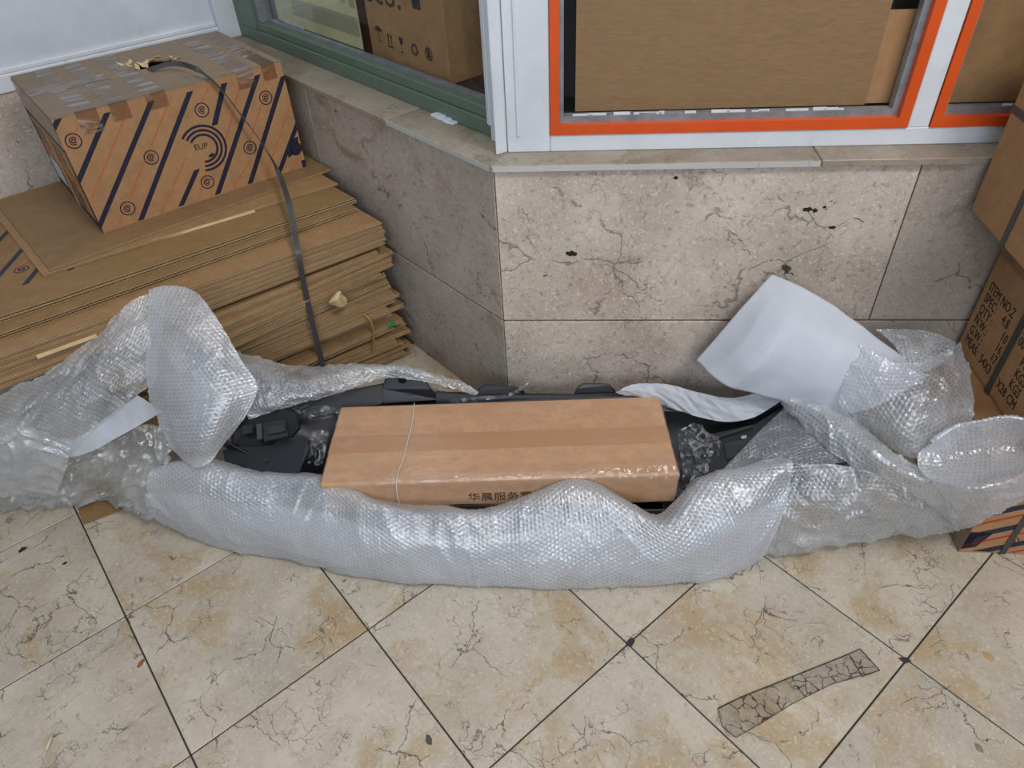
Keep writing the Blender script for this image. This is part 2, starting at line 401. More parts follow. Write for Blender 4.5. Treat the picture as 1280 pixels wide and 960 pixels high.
M['film'] = clear('stretch_film', .035, .12, (.985, .985, .99, 1), (.95, .95, .97, 1), .45, 26, True, .07)
M['film_tail'] = clear('bunched_film', .045, .16, (.92, .93, .95, 1), (.86, .88, .92, 1), .35, 40, False, .28)
M['old_tape'] = None

# ------------------------------------------------------------------ the floor
YAW_T = 0.6605; TILE = 0.4; T0 = (-0.90998, 0.91428)
fl = bx('floor', -2.6, 2.6, -1.0, 3.4, -.06, -.0035, M['grout']); tag(fl, 'cream marble floor laid in diagonal square tiles', kind='structure')
tile_me = None
uvec = Vector((math.cos(YAW_T), math.sin(YAW_T), 0)); vvec = Vector((math.sin(YAW_T), -math.cos(YAW_T), 0))
for a in range(-4, 7):
    for b in range(-5, 8):
        c = Vector((T0[0], T0[1], 0)) + uvec * TILE * (a + .5) + vvec * TILE * (b + .5)
        if not (-1.9 < c.x < 1.8 and -.1 < c.y < 1.95): continue
        if tile_me is None:
            h = TILE / 2 - .0016
            o = bx('tile', -h, h, -h, h, -.012, 0, M['floor'], fl, .0012, 1); tile_me = o.data
        else:
            o = bpy.data.objects.new('tile', tile_me); COL.objects.link(o); o.parent = fl
        random.seed(a * 31 + b)
        o.location = c + Vector((0, 0, random.uniform(-.0006, 0))); o.rotation_euler = (0, 0, YAW_T + random.choice((0, 1, 2, 3)) * math.pi / 2)

# ------------------------------------------------------------------ the shop front: front wall
K = Vector((-.013, 1.5, 0)); YF = -.09977; YL = 2.25217 + math.pi
FF = frame(K, YF); FL = frame(K, YL)
mit = math.tan(rad(22.5))
WH = 2.5
wf = empty('wall_front', FF); tag(wf, 'stone clad wall below the orange framed shop window', kind='structure')
MB().prism([(0.02 * mit, .02), (1.9, .02), (1.9, .3), (.3 * mit, .3)], 0, .745).build('wall_core', M['grout'], wf)
def slab(poly, z0, z1, m, parent): return MB().prism(poly, z0, z1).build('stone_slab', m, parent, .0015, seg=1)
slab([(.0015, 0), (.9135, 0), (.9135, .02), (.0015 + .02 * mit, .02)], .3408, .745, M['wall'], wf)
slab([(.9165, 0), (1.9, 0), (1.9, .02), (.9165, .02)], .3408, .745, M['wall_shaded'], wf)
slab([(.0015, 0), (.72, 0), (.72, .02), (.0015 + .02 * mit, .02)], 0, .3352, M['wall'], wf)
slab([(.723, 0), (1.9, 0), (1.9, .02), (.723, .02)], 0, .3352, M['wall_shaded'], wf)
gp = plain('stone_pit', srgb(36, 31, 28), .9)
for (px_, pz_, rx_, rz_, sd_) in ((.172, .536, .012, .008, 1), (.182, .533, .006, .006, 5), (.401, .723, .005, .005, 2), (.701, .643, .011, .006, 3), (.716, .640, .006, .005, 6), (.735, .648, .005, .004, 7), (.764, .598, .010, .004, 4)):
    r_ = random.Random(sd_); n_ = 14
    mesh('stone_pit', [(px_ + rx_ * (1 + r_.uniform(-.4, .3)) * math.cos(6.2832 * k / n_), -.0004, pz_ + rz_ * (1 + r_.uniform(-.4, .3)) * math.sin(6.2832 * k / n_)) for k in range(n_)], [tuple(range(n_))[::-1]], gp, wf)
def crack(pts, w, seed):
    r_ = random.Random(seed); P2 = []
    for (a, b), (c, d) in zip(pts[:-1], pts[1:]):
        for k in range(5): t = k / 5; P2.append((a + (c - a) * t + r_.uniform(-.003, .003), b + (d - b) * t + r_.uniform(-.003, .003)))
    V = []
    for k, (a, b) in enumerate(P2):
        h = w * r_.uniform(.15, 1) / 2; V += [(a, -.0004, b - h), (a + .0004, -.0004, b + h)]
    mesh('stone_crack', V, [(2 * k, 2 * k + 2, 2 * k + 3, 2 * k + 1) for k in range(len(P2) - 1)], gp, wf)
crack([(.60, .49), (.64, .515), (.68, .51), (.72, .535), (.77, .56), (.80, .596)], .0022, 1)
crack([(.52, .60), (.56, .575), (.575, .545), (.60, .53)], .0018, 2)
crack([(.70, .64), (.735, .60), (.765, .596), (.80, .62), (.84, .61)], .0018, 3)
crack([(.06, .66), (.075, .62), (.07, .58), (.09, .54)], .0014, 4)
crack([(.30, .42), (.33, .41), (.345, .385), (.35, .36)], .0015, 5)
# sill of two stones with a whitened front edge
for x0, x1 in ((0, .70), (.702, 1.9)):
    ex = 0.012 * mit if x0 == 0 else 0
    MB().prism([(x0 - ex, -.012), (x1, -.012), (x1, .11), (x0 + (.11 * mit if x0 == 0 else 0), .11)], .747, .762).build('sill_stone', M['sill'], wf, .002, seg=1)
    if x0 == 0: bx('edge_paint', 0, .699, -.0128, -.0118, .7485, .7605, M['sill_edge'], wf)
    else: bx('edge_paint', .704, 1.88, -.0126, -.0118, .7485, .7605, M['sill'], wf)
MB().prism([(.13 * mit, .13), (1.9, .13), (1.9, .3), (.3 * mit, .3)], .745, .80).build('display_floor', M['room'], wf)
MB().prism([(.06 * mit, .06), (1.9, .06), (1.9, .3), (.3 * mit, .3)], 1.75, WH).build('upper_wall', M['white'], wf)

ZT = 1.75
wi = empty('window_1', FF); tag(wi, 'white shop window with an orange inner border and brown cardboard behind its glass', kind='structure')
FY = .06
bx('bottom_rail', .125, 1.9, FY, .115, .762, .80, M['white'], wi, .002, 1)
bx('mullion', .886, .930, FY, .115, .80, ZT, M['white'], wi, .002, 1)
MB().prism([(.06 * mit + .004, FY), (.1245, FY), (.1245, .115), (.115 * mit + .004, .115)], .762, ZT).build('corner_post', M['white'], wi, .002, seg=1)
bx('post_bead', .052, .058, FY - .004, FY + .01, .80, ZT, M['white'], wi, .001, 1)
for (xa, xb, nm) in ((.1255, .885, 0), (.932, 1.9, 1)):
    m = MB(); m.box(xa, xb, FY - .003, FY + .03, .8005, .822)
    m.box(xa, xa + .020, FY - .003, FY + .03, .822, ZT); m.box(xb - .022, xb, FY - .003, FY + .03, .822, ZT)
    m.build('orange_border', M['orange'], wi)
    m = MB(); m.box(xa + .020, xb - .022, FY + .012, FY + .034, .822, .836); m.box(xa + .020, xa + .029, FY + .012, FY + .034, .836, ZT); m.box(xb - .036, xb - .022, FY + .012, FY + .034, .836, ZT)
    m.build('sash', M['alu'], wi)
    bx('glass_pane', xa + .028, xb - .035, FY + .024, FY + .028, .835, ZT, M['glass'], wi)
    # flaky paint along the bottom bead
    random.seed(3 + nm)
    for i in range(16):
        x = random.uniform(xa + .04, min(xb, xa + .75) - .06); w = random.uniform(.01, .05)
        bx('paint_flake', x, x + w, FY + .014, FY + .018, .8362, .8362 + random.uniform(.002, .006), M['white'], wi)
# what stands behind the front glass
cs = bx('cardboard_sheet', .180, .800, .098, .103, .8372, 1.5, M['kraft_sheet']); cs.matrix_basis = FF
tag(cs, 'large plain brown cardboard sheet standing behind the big orange bordered window', 'cardboard')
cs = bx('cardboard_sheet', .80, .87, .106, .111, .8372, 1.02, M['kraft']); cs.matrix_basis = FF
tag(cs, 'narrow lighter cardboard offcut behind the right edge of the big window', 'cardboard')
cs = bx('cardboard_sheet', .962, 1.7, .098, .103, .8372, 1.5, M['kraft_dark']); cs.matrix_basis = FF
tag(cs, 'dull brown cardboard sheet behind the smaller right hand window', 'cardboard')
rm = MB(); rm.box(.0, 1.9, .29, .3, .80, WH); rm.box(-.1, 1.9, .06, .3, ZT, ZT + .02); rb = rm.build('wall_interior', M['room']); rb.matrix_basis = FF; tag(rb, 'dark inside of the shop behind the windows', kind='structure')

# ------------------------------------------------------------------ the bay side wall (turns back to the left)
LL = 1.75
wl = empty('wall_left', FL); tag(wl, 'stone clad bay side wall under the green window', kind='structure')
MB().prism([(-.02 * mit, .02), (-LL, .02), (-LL, .25), (-.25 * mit, .25)], 0, .745).build('wall_core', M['grout'], wl)
for z0, z1 in ((0, .3352), (.3408, .745)):
    slab([(-.0015, 0), (-.862, 0), (-.862, .02), (-.0015 - .02 * mit, .02)], z0, z1, M['wall_shaded'], wl)
    slab([(-.865, 0), (-LL, 0), (-LL, .02), (-.865, .02)], z0, z1, M['wall_shaded'], wl)
for x0, x1 in ((0, -.41), (-.412, -LL)):
    MB().prism([(x0 + (.012 * mit if x0 == 0 else 0), -.012), (x1, -.012), (x1, .14), (x0 - (.14 * mit if x0 == 0 else 0), .14)], .747, .762).build('sill_stone', M['sill'], wl, .002, seg=1)
bx('edge_paint', -.408, 0, -.0128, -.0118, .7485, .7605, M['sill_edge'], wl)
MB().prism([(-.14 * mit, .14), (-LL, .14), (-LL, .6), (-.6 * mit, .6)], .745, .815).build('display_floor', M['dark'], wl)
GY = .095
wi2 = empty('window_2', FL); tag(wi2, 'green metal framed shop window of the bay side', kind='structure')
m = MB(); m.box(-LL, -.075, GY, GY + .05, .762, .800); m.build('bottom_rail', M['green'], wi2, .003)
m = MB(); m.box(-LL, -.085, GY + .006, GY + .05, .800, .826); m.build('bottom_sash', M['green'], wi2, .003)
m = MB(); m.box(-1.345, -.09, GY + .03, GY + .045, .826, .834); m.build('gasket', M['alu'], wi2)
bx('stile', -LL, -1.34, GY, GY + .05, .80, ZT, M['green'], wi2, .003)
bx('inner_stile', -1.34, -1.30, GY + .012, GY + .05, .826, ZT, M['alu'], wi2, .002)
bx('glass_pane', -1.30, -.105, GY + .034, GY + .038, .832, ZT, M['glass'], wi2)
MB().prism([(-.03, .035), (-.06 * mit - .0, .062), (-.12 * mit, .12), (-.12, .12), (-.105, GY - .012), (-.085, GY - .014), (-.062, .062)], .762, ZT).build('corner_post', M['white'], wi2, .002, seg=1)
MB().prism([(-.112, GY - .016), (-.094, GY - .022), (-.094, GY + .02), (-.112, GY + .02)], .80, ZT).build('post_bead', M['white'], wi2, .002, seg=1)
random.seed(5); m = MB()
for i in range(7):
    x = -.335 + i * .012; m.box(x, x + .016, GY - .014 - random.random() * .008, GY + .001, .762, .762 + .004 + random.random() * .006)
m.build('paint_blob', M['white'], wi2, .0015, seg=1)
# behind the green window: poster, printed carton
lp = area('shop_lamp', tuple(FL @ Vector((-.75, .30, 1.70))), tuple(FL @ Vector((-.75, .22, .8))), 1.0, .2, 3.4, (1, .97, .92))
po = bx('poster', -1.25, -.735, GY + .048, GY + .050, .836, 1.25, M['poster']); po.matrix_basis = FL
tag(po, 'yellowed printed paper poster taped inside the green framed window', 'poster')
random.seed(2); m = MB()
m.box(-1.13, -.74, GY + .0472, GY + .0479, .868, .918)
for i in range(8):
    x = -1.12 + i * .05; m.box(x, x + .03, GY + .0472, GY + .0479, .945 + random.uniform(-.01, .01), .985)
m.build('print_block', M['poster_print'], po)
bx('yellow_print', -1.02, -.99, GY + .0472, GY + .0479, .92, .945, plain('yellow_ink', srgb(196, 170, 70)), po)
bx('white_tape', -1.21, -1.08, GY + .047, GY + .0479, .834, .845, M['paper'], po)

def text_mesh(name, s, size, mat, parent, mtx, th=.0003, align='LEFT', shear=0):
    cu = bpy.data.curves.new(name, 'FONT'); cu.body = s; cu.size = size; cu.extrude = th; cu.align_x = align; cu.shear = shear; cu.resolution_u = 2
    t = bpy.data.objects.new(name, cu); COL.objects.link(t); dg = bpy.context.evaluated_depsgraph_get(); dg.update()
    me = bpy.data.meshes.new_from_object(t.evaluated_get(dg)); COL.objects.unlink(t); bpy.data.objects.remove(t); bpy.data.curves.remove(cu)
    me.name = name; me.materials.clear(); me.transform(mtx); return link(name, me, mat, parent)

def face_mtx(origin, xd, zd):
    xd = Vector(xd).normalized(); zd = Vector(zd).normalized(); n = xd.cross(zd)
    m = Matrix((xd, zd, n)).transposed().to_4x4(); m.translation = Vector(origin); return m

class Print:
    """flat print on a face: shapes in face coordinates, clipped to the face"""
    def __init__(s, mtx, w, h, lift=.0005): s.m = mtx; s.w = w; s.h = h; s.l = lift; s.V = []; s.F = []
    def clip(s, poly):
        for ax, lim, sg in ((0, 0, 1), (0, s.w, -1), (1, 0, 1), (1, s.h, -1)):
            out = []
            for i in range(len(poly)):
                a, b = poly[i], poly[(i + 1) % len(poly)]; da = sg * (a[ax] - lim); db = sg * (b[ax] - lim)
                if da >= 0: out.append(a)
                if da * db < 0: t = da / (da - db); out.append((a[0] + t * (b[0] - a[0]), a[1] + t * (b[1] - a[1])))
            poly = out
            if not poly: return []
        return poly
    def poly(s, pts, lift=0):
        pts = s.clip(list(pts))
        if len(pts) < 3: return s
        n = len(s.V); s.V += [s.m @ Vector((x, y, s.l + lift)) for x, y in pts]; s.F.append(tuple(range(n, n + len(pts)))); return s
    def rect(s, x0, x1, y0, y1): return s.poly([(x0, y0), (x1, y0), (x1, y1), (x0, y1)])
    def ring(s, cx, cy, r0, r1, a0=0, a1=360, n=28):
        k = max(6, int(n * abs(a1 - a0) / 360))
        for i in range(k):
            a, b = rad(a0 + (a1 - a0) * i / k), rad(a0 + (a1 - a0) * (i + 1) / k)
            s.poly([(cx + r0 * math.cos(a), cy + r0 * math.sin(a)), (cx + r1 * math.cos(a), cy + r1 * math.sin(a)), (cx + r1 * math.cos(b), cy + r1 * math.sin(b)), (cx + r0 * math.cos(b), cy + r0 * math.sin(b))])
        return s
    def stripe(s, x, y0, y1, slope, w):
        return s.poly([(x + slope * y0, y0), (x + w + slope * y0, y0), (x + w + slope * y1, y1), (x + slope * y1, y1)])
    def build(s, name, mat, parent): return mesh(name, s.V, s.F, mat, parent)

icb = empty('printed_carton', FL @ Matrix.Translation((-.712, .158, .816)))
tag(icb, 'brown carton with handling symbols standing inside behind the green framed window', 'carton')
bx('carton_body', 0, .362, 0, .26, 0, .42, kraft('window_carton_kraft', srgb(150, 118, 80), .2), icb, .003)
fm = face_mtx((0, 0, 0), (1, 0, 0), (0, 0, 1))
pr = Print(fm, .362, .42)
# umbrella, two arrows, glass, recycling arrows, hands round a box
if pr.V: pr.build('handling_symbol', M['ink_black'], icb)
pr = Print(fm, .362, .42)
x, y = .050, .078
pr.poly([(x + .017 * math.cos(rad(a)), y + .014 * math.sin(rad(a))) for a in range(0, 181, 20)]); pr.rect(x - .0012, x + .0012, y - .022, y); pr.ring(x + .004, y - .022, .003, .0055, 180, 360, 20)
if pr.V: pr.build('handling_symbol', M['ink_black'], icb)
pr = Print(fm, .362, .42)
x, y = .104, .064
for d in (-.007, .007): pr.rect(x + d - .002, x + d + .002, y - .012, y + .012); pr.poly([(x + d - .005, y + .008), (x + d + .005, y + .008), (x + d, y + .018)])
pr.rect(x - .014, x + .014, y - .019, y - .015)
if pr.V: pr.build('handling_symbol', M['ink_black'], icb)
pr = Print(fm, .362, .42)
x, y = .158, .062
pr.poly([(x - .010, y + .018), (x + .010, y + .018), (x + .007, y + .002), (x, y - .003), (x - .007, y + .002)]); pr.rect(x - .0013, x + .0013, y - .018, y - .002); pr.rect(x - .008, x + .008, y - .021, y - .018)
if pr.V: pr.build('handling_symbol', M['ink_black'], icb)
pr = Print(fm, .362, .42)
x, y = .218, .060
for a in (20, 140, 260): pr.ring(x, y, .009, .0155, a, a + 88); b = rad(a + 98); pr.poly([(x + .006 * math.cos(b - .2), y + .006 * math.sin(b - .2)), (x + .019 * math.cos(b - .2), y + .019 * math.sin(b - .2)), (x + .0125 * math.cos(b + .35), y + .0125 * math.sin(b + .35))])
if pr.V: pr.build('handling_symbol', M['ink_black'], icb)
pr = Print(fm, .362, .42)
x, y = .280, .060
pr.ring(x, y, .0125, .0165, 100, 265); pr.ring(x, y, .0125, .0165, -85, 80); pr.rect(x - .007, x + .007, y - .010, y + .008); pr.poly([(x - .004, y + .008), (x + .004, y + .008), (x, y + .024)])
pr.build('handling_symbol', M['ink_black'], icb)
pr = Print(fm, .362, .42)
pr.poly([(.232, .160), (.268, .160), (.268, .185), (.286, .185), (.28, .26), (.225, .26), (.216, .185), (.232, .185)])
pr.build('handling_symbol', M['ink_black'], icb)
text_mesh('printed_word', 'eco.', .110, M['ink_black'], icb, face_mtx((-.002, -.0006, .148), (1, 0, 0), (0, 0, 1)))
pr = Print(face_mtx((.362, 0, 0), (0, 1, 0), (0, 0, 1)), .26, .42)
for r in (.022, .032, .042, .052): pr.ring(.12, .085, r, r + .003, 20, 300)
pr.build('ring_print', M['kraft_dark'], icb)
bk = bx('red_panel', -.775, -.722, .17, .19, .816, 1.3, plain('dark_red_panel', srgb(70, 36, 34), .5)); bk.matrix_basis = FL
tag(bk, 'dark red strip between the poster and the carton inside the window', 'panel')
rm = MB(); rm.box(-LL, -.2, .56, .58, .80, WH); rm.box(-LL, -.05, .06, .58, ZT, WH); rb = rm.build('wall_interior', M['room']); rb.matrix_basis = FL; tag(rb, 'dark inside of the shop behind the green window', kind='structure')

# ------------------------------------------------------------------ back wall of the recess (white, stone foot)
B0 = P(0, 118, .75); YB = rad(38.45)
FB = frame((B0[0], B0[1], 0), YB)
wb = empty('wall_back', FB); tag(wb, 'white painted wall with a moulded foot above stone in the recess', kind='structure')
bx('white_panel', -1.2, .80, .012, .2, .75, WH, M['white_wall'], wb)
bx('stone_slab', -1.2, .28, .0, .2, 0, .748, M['wall'], wb, .0015, 1); bx('stone_slab', .283, .80, .0, .2, 0, .748, M['wall'], wb, .0015, 1)
bx('moulding', -1.2, .72, -.006, .02, .75, .800, M['white'], wb, .004); bx('moulding', -1.2, .70, .0, .02, .800, .815, M['white'], wb, .004)
bx('corner_trim', .70, .80, -.02, .1, .75, WH, M['white'], wb, .004)

# ------------------------------------------------------------------ cardboard in the recess
ORD = ['lowest', 'second', 'third', 'fourth', 'fifth', 'sixth', 'seventh', 'eighth', 'ninth', 'tenth', 'eleventh', 'twelfth', 'thirteenth', 'fourteenth', 'fifteenth', 'sixteenth', 'seventeenth', 'eighteenth', 'nineteenth', 'twentieth', 'twenty-first', 'twenty-second', 'twenty-third', 'twenty-fourth', 'twenty-fifth', 'twenty-sixth', 'twenty-seventh', 'twenty-eighth', 'twenty-ninth', 'thirtieth', 'thirty-first', 'thirty-second', 'thirty-third', 'thirty-fourth']
def board_stack(name, corner, yaw, L, D, ztop, boards, bt, mats, label, group, seed=0, wavy=0.0):
    """a flattened carton: boards of two liners with a fluted core; corner = its right front corner"""
    rnd = random.Random(seed); m = MB(); zt = boards * bt
    for k in range(boards):
        z0 = k * bt; lin = .0011; a, b = z0 + .0002, z0 + bt - .0002
        fo = rnd.uniform(-.004, .003) if k else 0; ro = rnd.uniform(-.006, 0) if k else 0
        x0, x1, y0, y1 = -L, ro, fo, D
        nseg = 10; jag = [rnd.uniform(-.0012, .0012) for _ in range(nseg + 1)]; bow = [wavy * math.sin(i / nseg * 5 + seed) for i in range(nseg + 1)]
        for (za, zb, mi) in ((a, a + lin, 0), (b - lin, b, 0)):
            V = []; Fc = []
            for i in range(nseg + 1):
                x = x0 + (x1 - x0) * i / nseg; dz = bow[i]
                V += [(x, y0 + jag[i], za + dz), (x, y1, za + dz), (x, y0 + jag[i], zb + dz), (x, y1, zb + dz)]
            for i in range(nseg):
                q = i * 4; Fc += [(q + 2, q + 6, q + 7, q + 3), (q, q + 1, q + 5, q + 4), (q, q + 4, q + 6, q + 2), (q + 1, q + 3, q + 7, q + 5)]
            Fc += [(0, 2, 3, 1), (nseg * 4, nseg * 4 + 1, nseg * 4 + 3, nseg * 4 + 2)]
            m.add(V, Fc, mi)
            m.m[-len(Fc):] = [1 if (i < nseg * 4 and i % 4 in (2,)) or i >= nseg * 4 else 0 for i in range(len(Fc))]
        # fluted core: a zigzag strip open at the front edge
        pitch = .0095; n = int(L / pitch) * 2; V = []; Fc = []; th = .0008
        for i in range(n + 1):
            x = x0 + (x1 - x0) * i / n; zz = (a + lin) if i % 2 else (b - lin - th)
            dz = wavy * math.sin(i / n * 5 + seed)
            V += [(x, y0 + .0006, zz + dz), (x, y0 + .22, zz + dz), (x, y0 + .0006, zz + th + dz), (x, y0 + .22, zz + th + dz)]
        for i in range(n):
            q = i * 4; Fc += [(q + 2, q + 6, q + 7, q + 3), (q, q + 1, q + 5, q + 4), (q, q + 4, q + 6, q + 2)]
        m.add(V, Fc, 2)
        m.box(x0 + .002, x1 - .0015, y0 + .22, y1 - .002, a + lin, b - lin, 2); m.box(x1 - .003, x1 - .0015, y0 + .002, y0 + .22, a + lin, b - lin, 2)
    sk = max(0.0, math.tan(YL - math.pi - math.pi / 2 - yaw) + .02)      # right end follows the bay wall
    m.v = [(x - max(0, y) * sk, y, z) for x, y, z in m.v]
    o = m.build(name, mats); o.matrix_basis = frame((corner[0], corner[1], ztop - zt), yaw)
    return tag(o, label, 'flattened carton', group)

def px_sheet(pr, pl, z, ext, D, boards, label, mats, seed, bt=.005, group='upper pile of flattened cartons', wavy=0):
    A = P(*pl, z); B = P(*pr, z); d = B - A; yaw = math.atan2(d[1], d[0]); L = float(np.linalg.norm(d[:2])) + ext
    return board_stack('flattened_carton', B, yaw, L, D, z, boards, bt, mats, label, group, seed, wavy)

mk = [M['kraft_dark'], M['edge'], M['flute']]; mk2 = [kraft('tan_kraft', srgb(154, 120, 82), .25), M['edge'], M['flute']]; mk3 = [kraft('olive_kraft', srgb(140, 110, 72), .25), M['edge'], M['flute']]
G = P(514, 444, 0)
up = [((414, 211), (62, 337), .518, 0, .56, 1, mk), ((422, 229), (53, 344), .512, 0, .57, 1, mk2), ((445, 247), (0, 396), .506, .22, .62, 2, mk3), ((448, 259), (0, 417), .4905, .24, .62, 2, mk3),
      ((477, 276), (0, 443), .475, .2, .62, 2, mk2), ((478, 282), (0, 451), .4645, .22, .6, 2, mk), ((481, 287), (0, 459), .454, .2, .6, 2, mk2), ((480, 291), (0, 466), .4435, .23, .6, 2, mk), ((482, 296), (0, 474), .433, .2, .6, 2, mk2), ((481, 301), (0, 482), .4225, .22, .6, 2, mk)]
names = ['small plain flattened carton directly under the big striped box', 'small flattened carton with torn front edge, second below the striped box', 'large flattened carton with open flutes, third below the striped box', 'large flattened carton, fourth below the striped box',
         'large flattened carton with tan top, fifth below the striped box', 'sixth flattened carton below the striped box', 'seventh flattened carton below the striped box', 'eighth flattened carton below the striped box', 'ninth flattened carton below the striped box', 'bottom flattened carton of the upper pile, above the dark gap']
sheets = []
for i, ((r, l, z, e, D, nb, mm), lab) in enumerate(zip(up, names)):
    sheets.append(px_sheet(r, l, z, e, D, nb, lab, mm, 10 + i, .0075 if i in (2, 3) else .005))
# printed corner of the large carton left of the small ones
S3 = sheets[2]; S3f = S3.matrix_basis; inv3 = S3f.inverted()
pa = [inv3 @ Vector(P(x_, y_, .506)) for x_, y_ in ((0, 303), (0, 268), (0, 330))]
pr = Print(face_mtx((pa[0].x - .12, .02, .0150), (1, 0, 0), (0, 1, 0)), .30, .5, .0003); pr2 = Print(pr.m, .30, .5, .0003)
for i in range(6): pr.stripe(-.35 + i * .105, .10, .5, .62, .016); pr2.stripe(-.30 + i * .105, .10, .5, .62, .005)
pr.ring(.145, .19, .015, .018); pr.ring(.145, .19, .004, .009)
pr.build('navy_print', M['navy'], S3); pr2.build('orange_print', M['ink_orange'], S3)
# torn pale strips on the pile's edge
def strip3(name, a, b, z, h, mat, parent, off=.004):
    A = P(*a, z); B = P(*b, z); d = (B - A) / np.linalg.norm(B - A); n = np.array([d[1], -d[0], 0])
    V = []
    for q, zz in ((A, 0), (B, 0), (B, -h), (A, -h)):
        V += [q + n * .0005 + np.array([0, 0, zz]), q + n * off * (1.0 if zz else .6) + np.array([0, 0, zz])]
    return mesh(name, V, [(1, 3, 5, 7), (0, 6, 4, 2), (0, 2, 3, 1), (2, 4, 5, 3), (4, 6, 7, 5), (6, 0, 1, 7)], mat, parent, False, True)
strip3('torn_liner', (255, 354), (315, 336), .458, .010, M['torn'], sheets[5])
strip3('torn_liner', (45, 444), (120, 417), .463, .008, M['torn'], sheets[5])
strip3('torn_liner', (190, 300), (318, 262), .512, .006, M['torn'], sheets[1])
# lower bundle
rnd = random.Random(4); z = 0.0; lo = []; yawL = rad(34); i = 0
while z < .404:
    nb = rnd.choice((3, 3, 4)); bt = rnd.choice((.0045, .005, .0055)); t = nb * bt
    lo.append((z, nb, bt)); z += t + .0006
sc_ = .4115 / z; N = len(lo)
for i, (z0, nb, bt) in enumerate(lo):
    z0 *= sc_; bt *= sc_; zt = z0 + nb * bt; top = i == N - 1
    back = .05 if top else rnd.uniform(-.016, .022); side = rnd.uniform(-.05, .012) - (.03 if i > N - 3 else 0)
    yw = yawL + rad(rnd.uniform(-2.2, 2.2)) + rad(4) * (i > N * .6) - rad(3) * (i < N * .3)
    c = G + np.array([math.cos(yawL), math.sin(yawL), 0]) * side + np.array([-math.sin(yawL), math.cos(yawL), 0]) * back
    lab = ('topmost flattened carton of the lower bundle, in the dark gap' if top else f'flattened brown carton, {ORD[i]} from the floor in the lower bundle' if i else 'lowest flattened carton, on the floor under the lower bundle')
    board_stack('flattened_carton', c, yw, rnd.uniform(.68, .78), .5, zt, nb, bt, rnd.choice((mk, mk, mk2)), lab, 'lower bundle of flattened cartons', 60 + i, rnd.uniform(0, .0006))
# a scrap on the floor beside the wrap
fs = MB(); q = [P(x_, y_, .004) for x_, y_ in ((95, 628), (104, 655), (160, 634), (150, 605), (110, 600))]
fs.prism([(v[0], v[1]) for v in q], .001, .006); fo = fs.build('cardboard_offcut', M['kraft_dark']); tag(fo, 'flat cardboard corner on the floor peeking out under the left wrap', 'cardboard')

# ------------------------------------------------------------------ the big striped carton
ZB = .5185; cb0 = P(130, 292, ZB); CBF = frame((cb0[0], cb0[1], ZB), rad(37.3))
BL_, BD, BH = float(np.linalg.norm(P(383, 208, ZB) - cb0)), .465, .306
cb = empty('striped_carton', CBF); tag(cb, 'brown carton with navy and orange diagonal stripes on the cardboard pile', 'carton')
m = MB(); t_ = .005
m.box(0, BL_, 0, t_, 0, BH); m.box(0, BL_, BD - t_, BD, 0, BH); m.box(0, t_, t_, BD - t_, 0, BH); m.box(BL_ - t_, BL_, t_, BD - t_, 0, BH); m.box(t_, BL_ - t_, t_, BD - t_, 0, t_)
m.build('carton_body', M['kraft'], cb)
bx('inner_dark', .02, BL_ - .02, .02, BD - .02, BH - .07, BH - .06, M['flute'], cb)
# top flaps with the torn hole in the back flap
ys = BD * .52
front_poly = [(0, 0), (BL_, 0), (BL_, ys - .001), (.40, ys - .001), (.37, ys - .012), (.335, ys - .004), (.30, ys - .014), (.265, ys - .003), (.22, ys - .001), (0, ys - .001)]
back_poly = [(0, BD), (0, ys + .001), (.22, ys + .001), (.255, ys + .008), (.27, ys + .022), (.285, ys + .02), (.29, ys + .045), (.31, ys + .058), (.33, ys + .048), (.345, ys + .06), (.37, ys + .035), (.395, ys + .03), (.385, ys + .012), (.42, ys + .001), (BL_, ys + .001), (BL_, BD)]
MB().prism(front_poly, BH, BH + .005).build('top_flap', M['kraft_grey'], cb); MB().prism(back_poly, BH, BH + .005).build('top_flap', M['kraft_grey'], cb)
rnd = random.Random(8)
for k in range(16):
    x = rnd.uniform(.25, .41); y = ys + rnd.uniform(.0, .075); a = rnd.uniform(0, 6.3); s = rnd.uniform(.008, .02); dz = rnd.uniform(.002, .012)
    c, sn = math.cos(a), math.sin(a)
    V = [(x + c * s, y + sn * s, BH + .006 + dz), (x - sn * s * .6, y + c * s * .6, BH + .006), (x - c * s, y - sn * s, BH + .005), (x + sn * s * .4, y - c * s * .4, BH + .006 + dz * .5)]
    V += [(a_, b_, c_ + .0015) for a_, b_, c_ in V]
    m = MB(); m.add(V, [(3, 2, 1, 0), (4, 5, 6, 7), (0, 1, 5, 4), (1, 2, 6, 5), (2, 3, 7, 6), (3, 0, 4, 7)])
    m.build('torn_liner', M['torn'], cb)
for x0, w in ((.055, .05), (.135, .045), (.225, .052), (.47, .05), (.545, .04)):
    mm = MB(); mm.box(x0, x0 + w, -.0006, BD, BH + .0052, BH + .0058); mm.box(x0, x0 + w, -.0012, -.0004, BH - rnd.uniform(.03, .06), BH + .0058); mm.build('packing_tape', M['tape'], cb)
mm = MB(); mm.box(.0, .2, ys - .03, ys + .03, BH + .0060, BH + .0064); mm.build('packing_tape', M['tape'], cb)
fm = face_mtx((0, 0, 0), (1, 0, 0), (0, 0, 1))
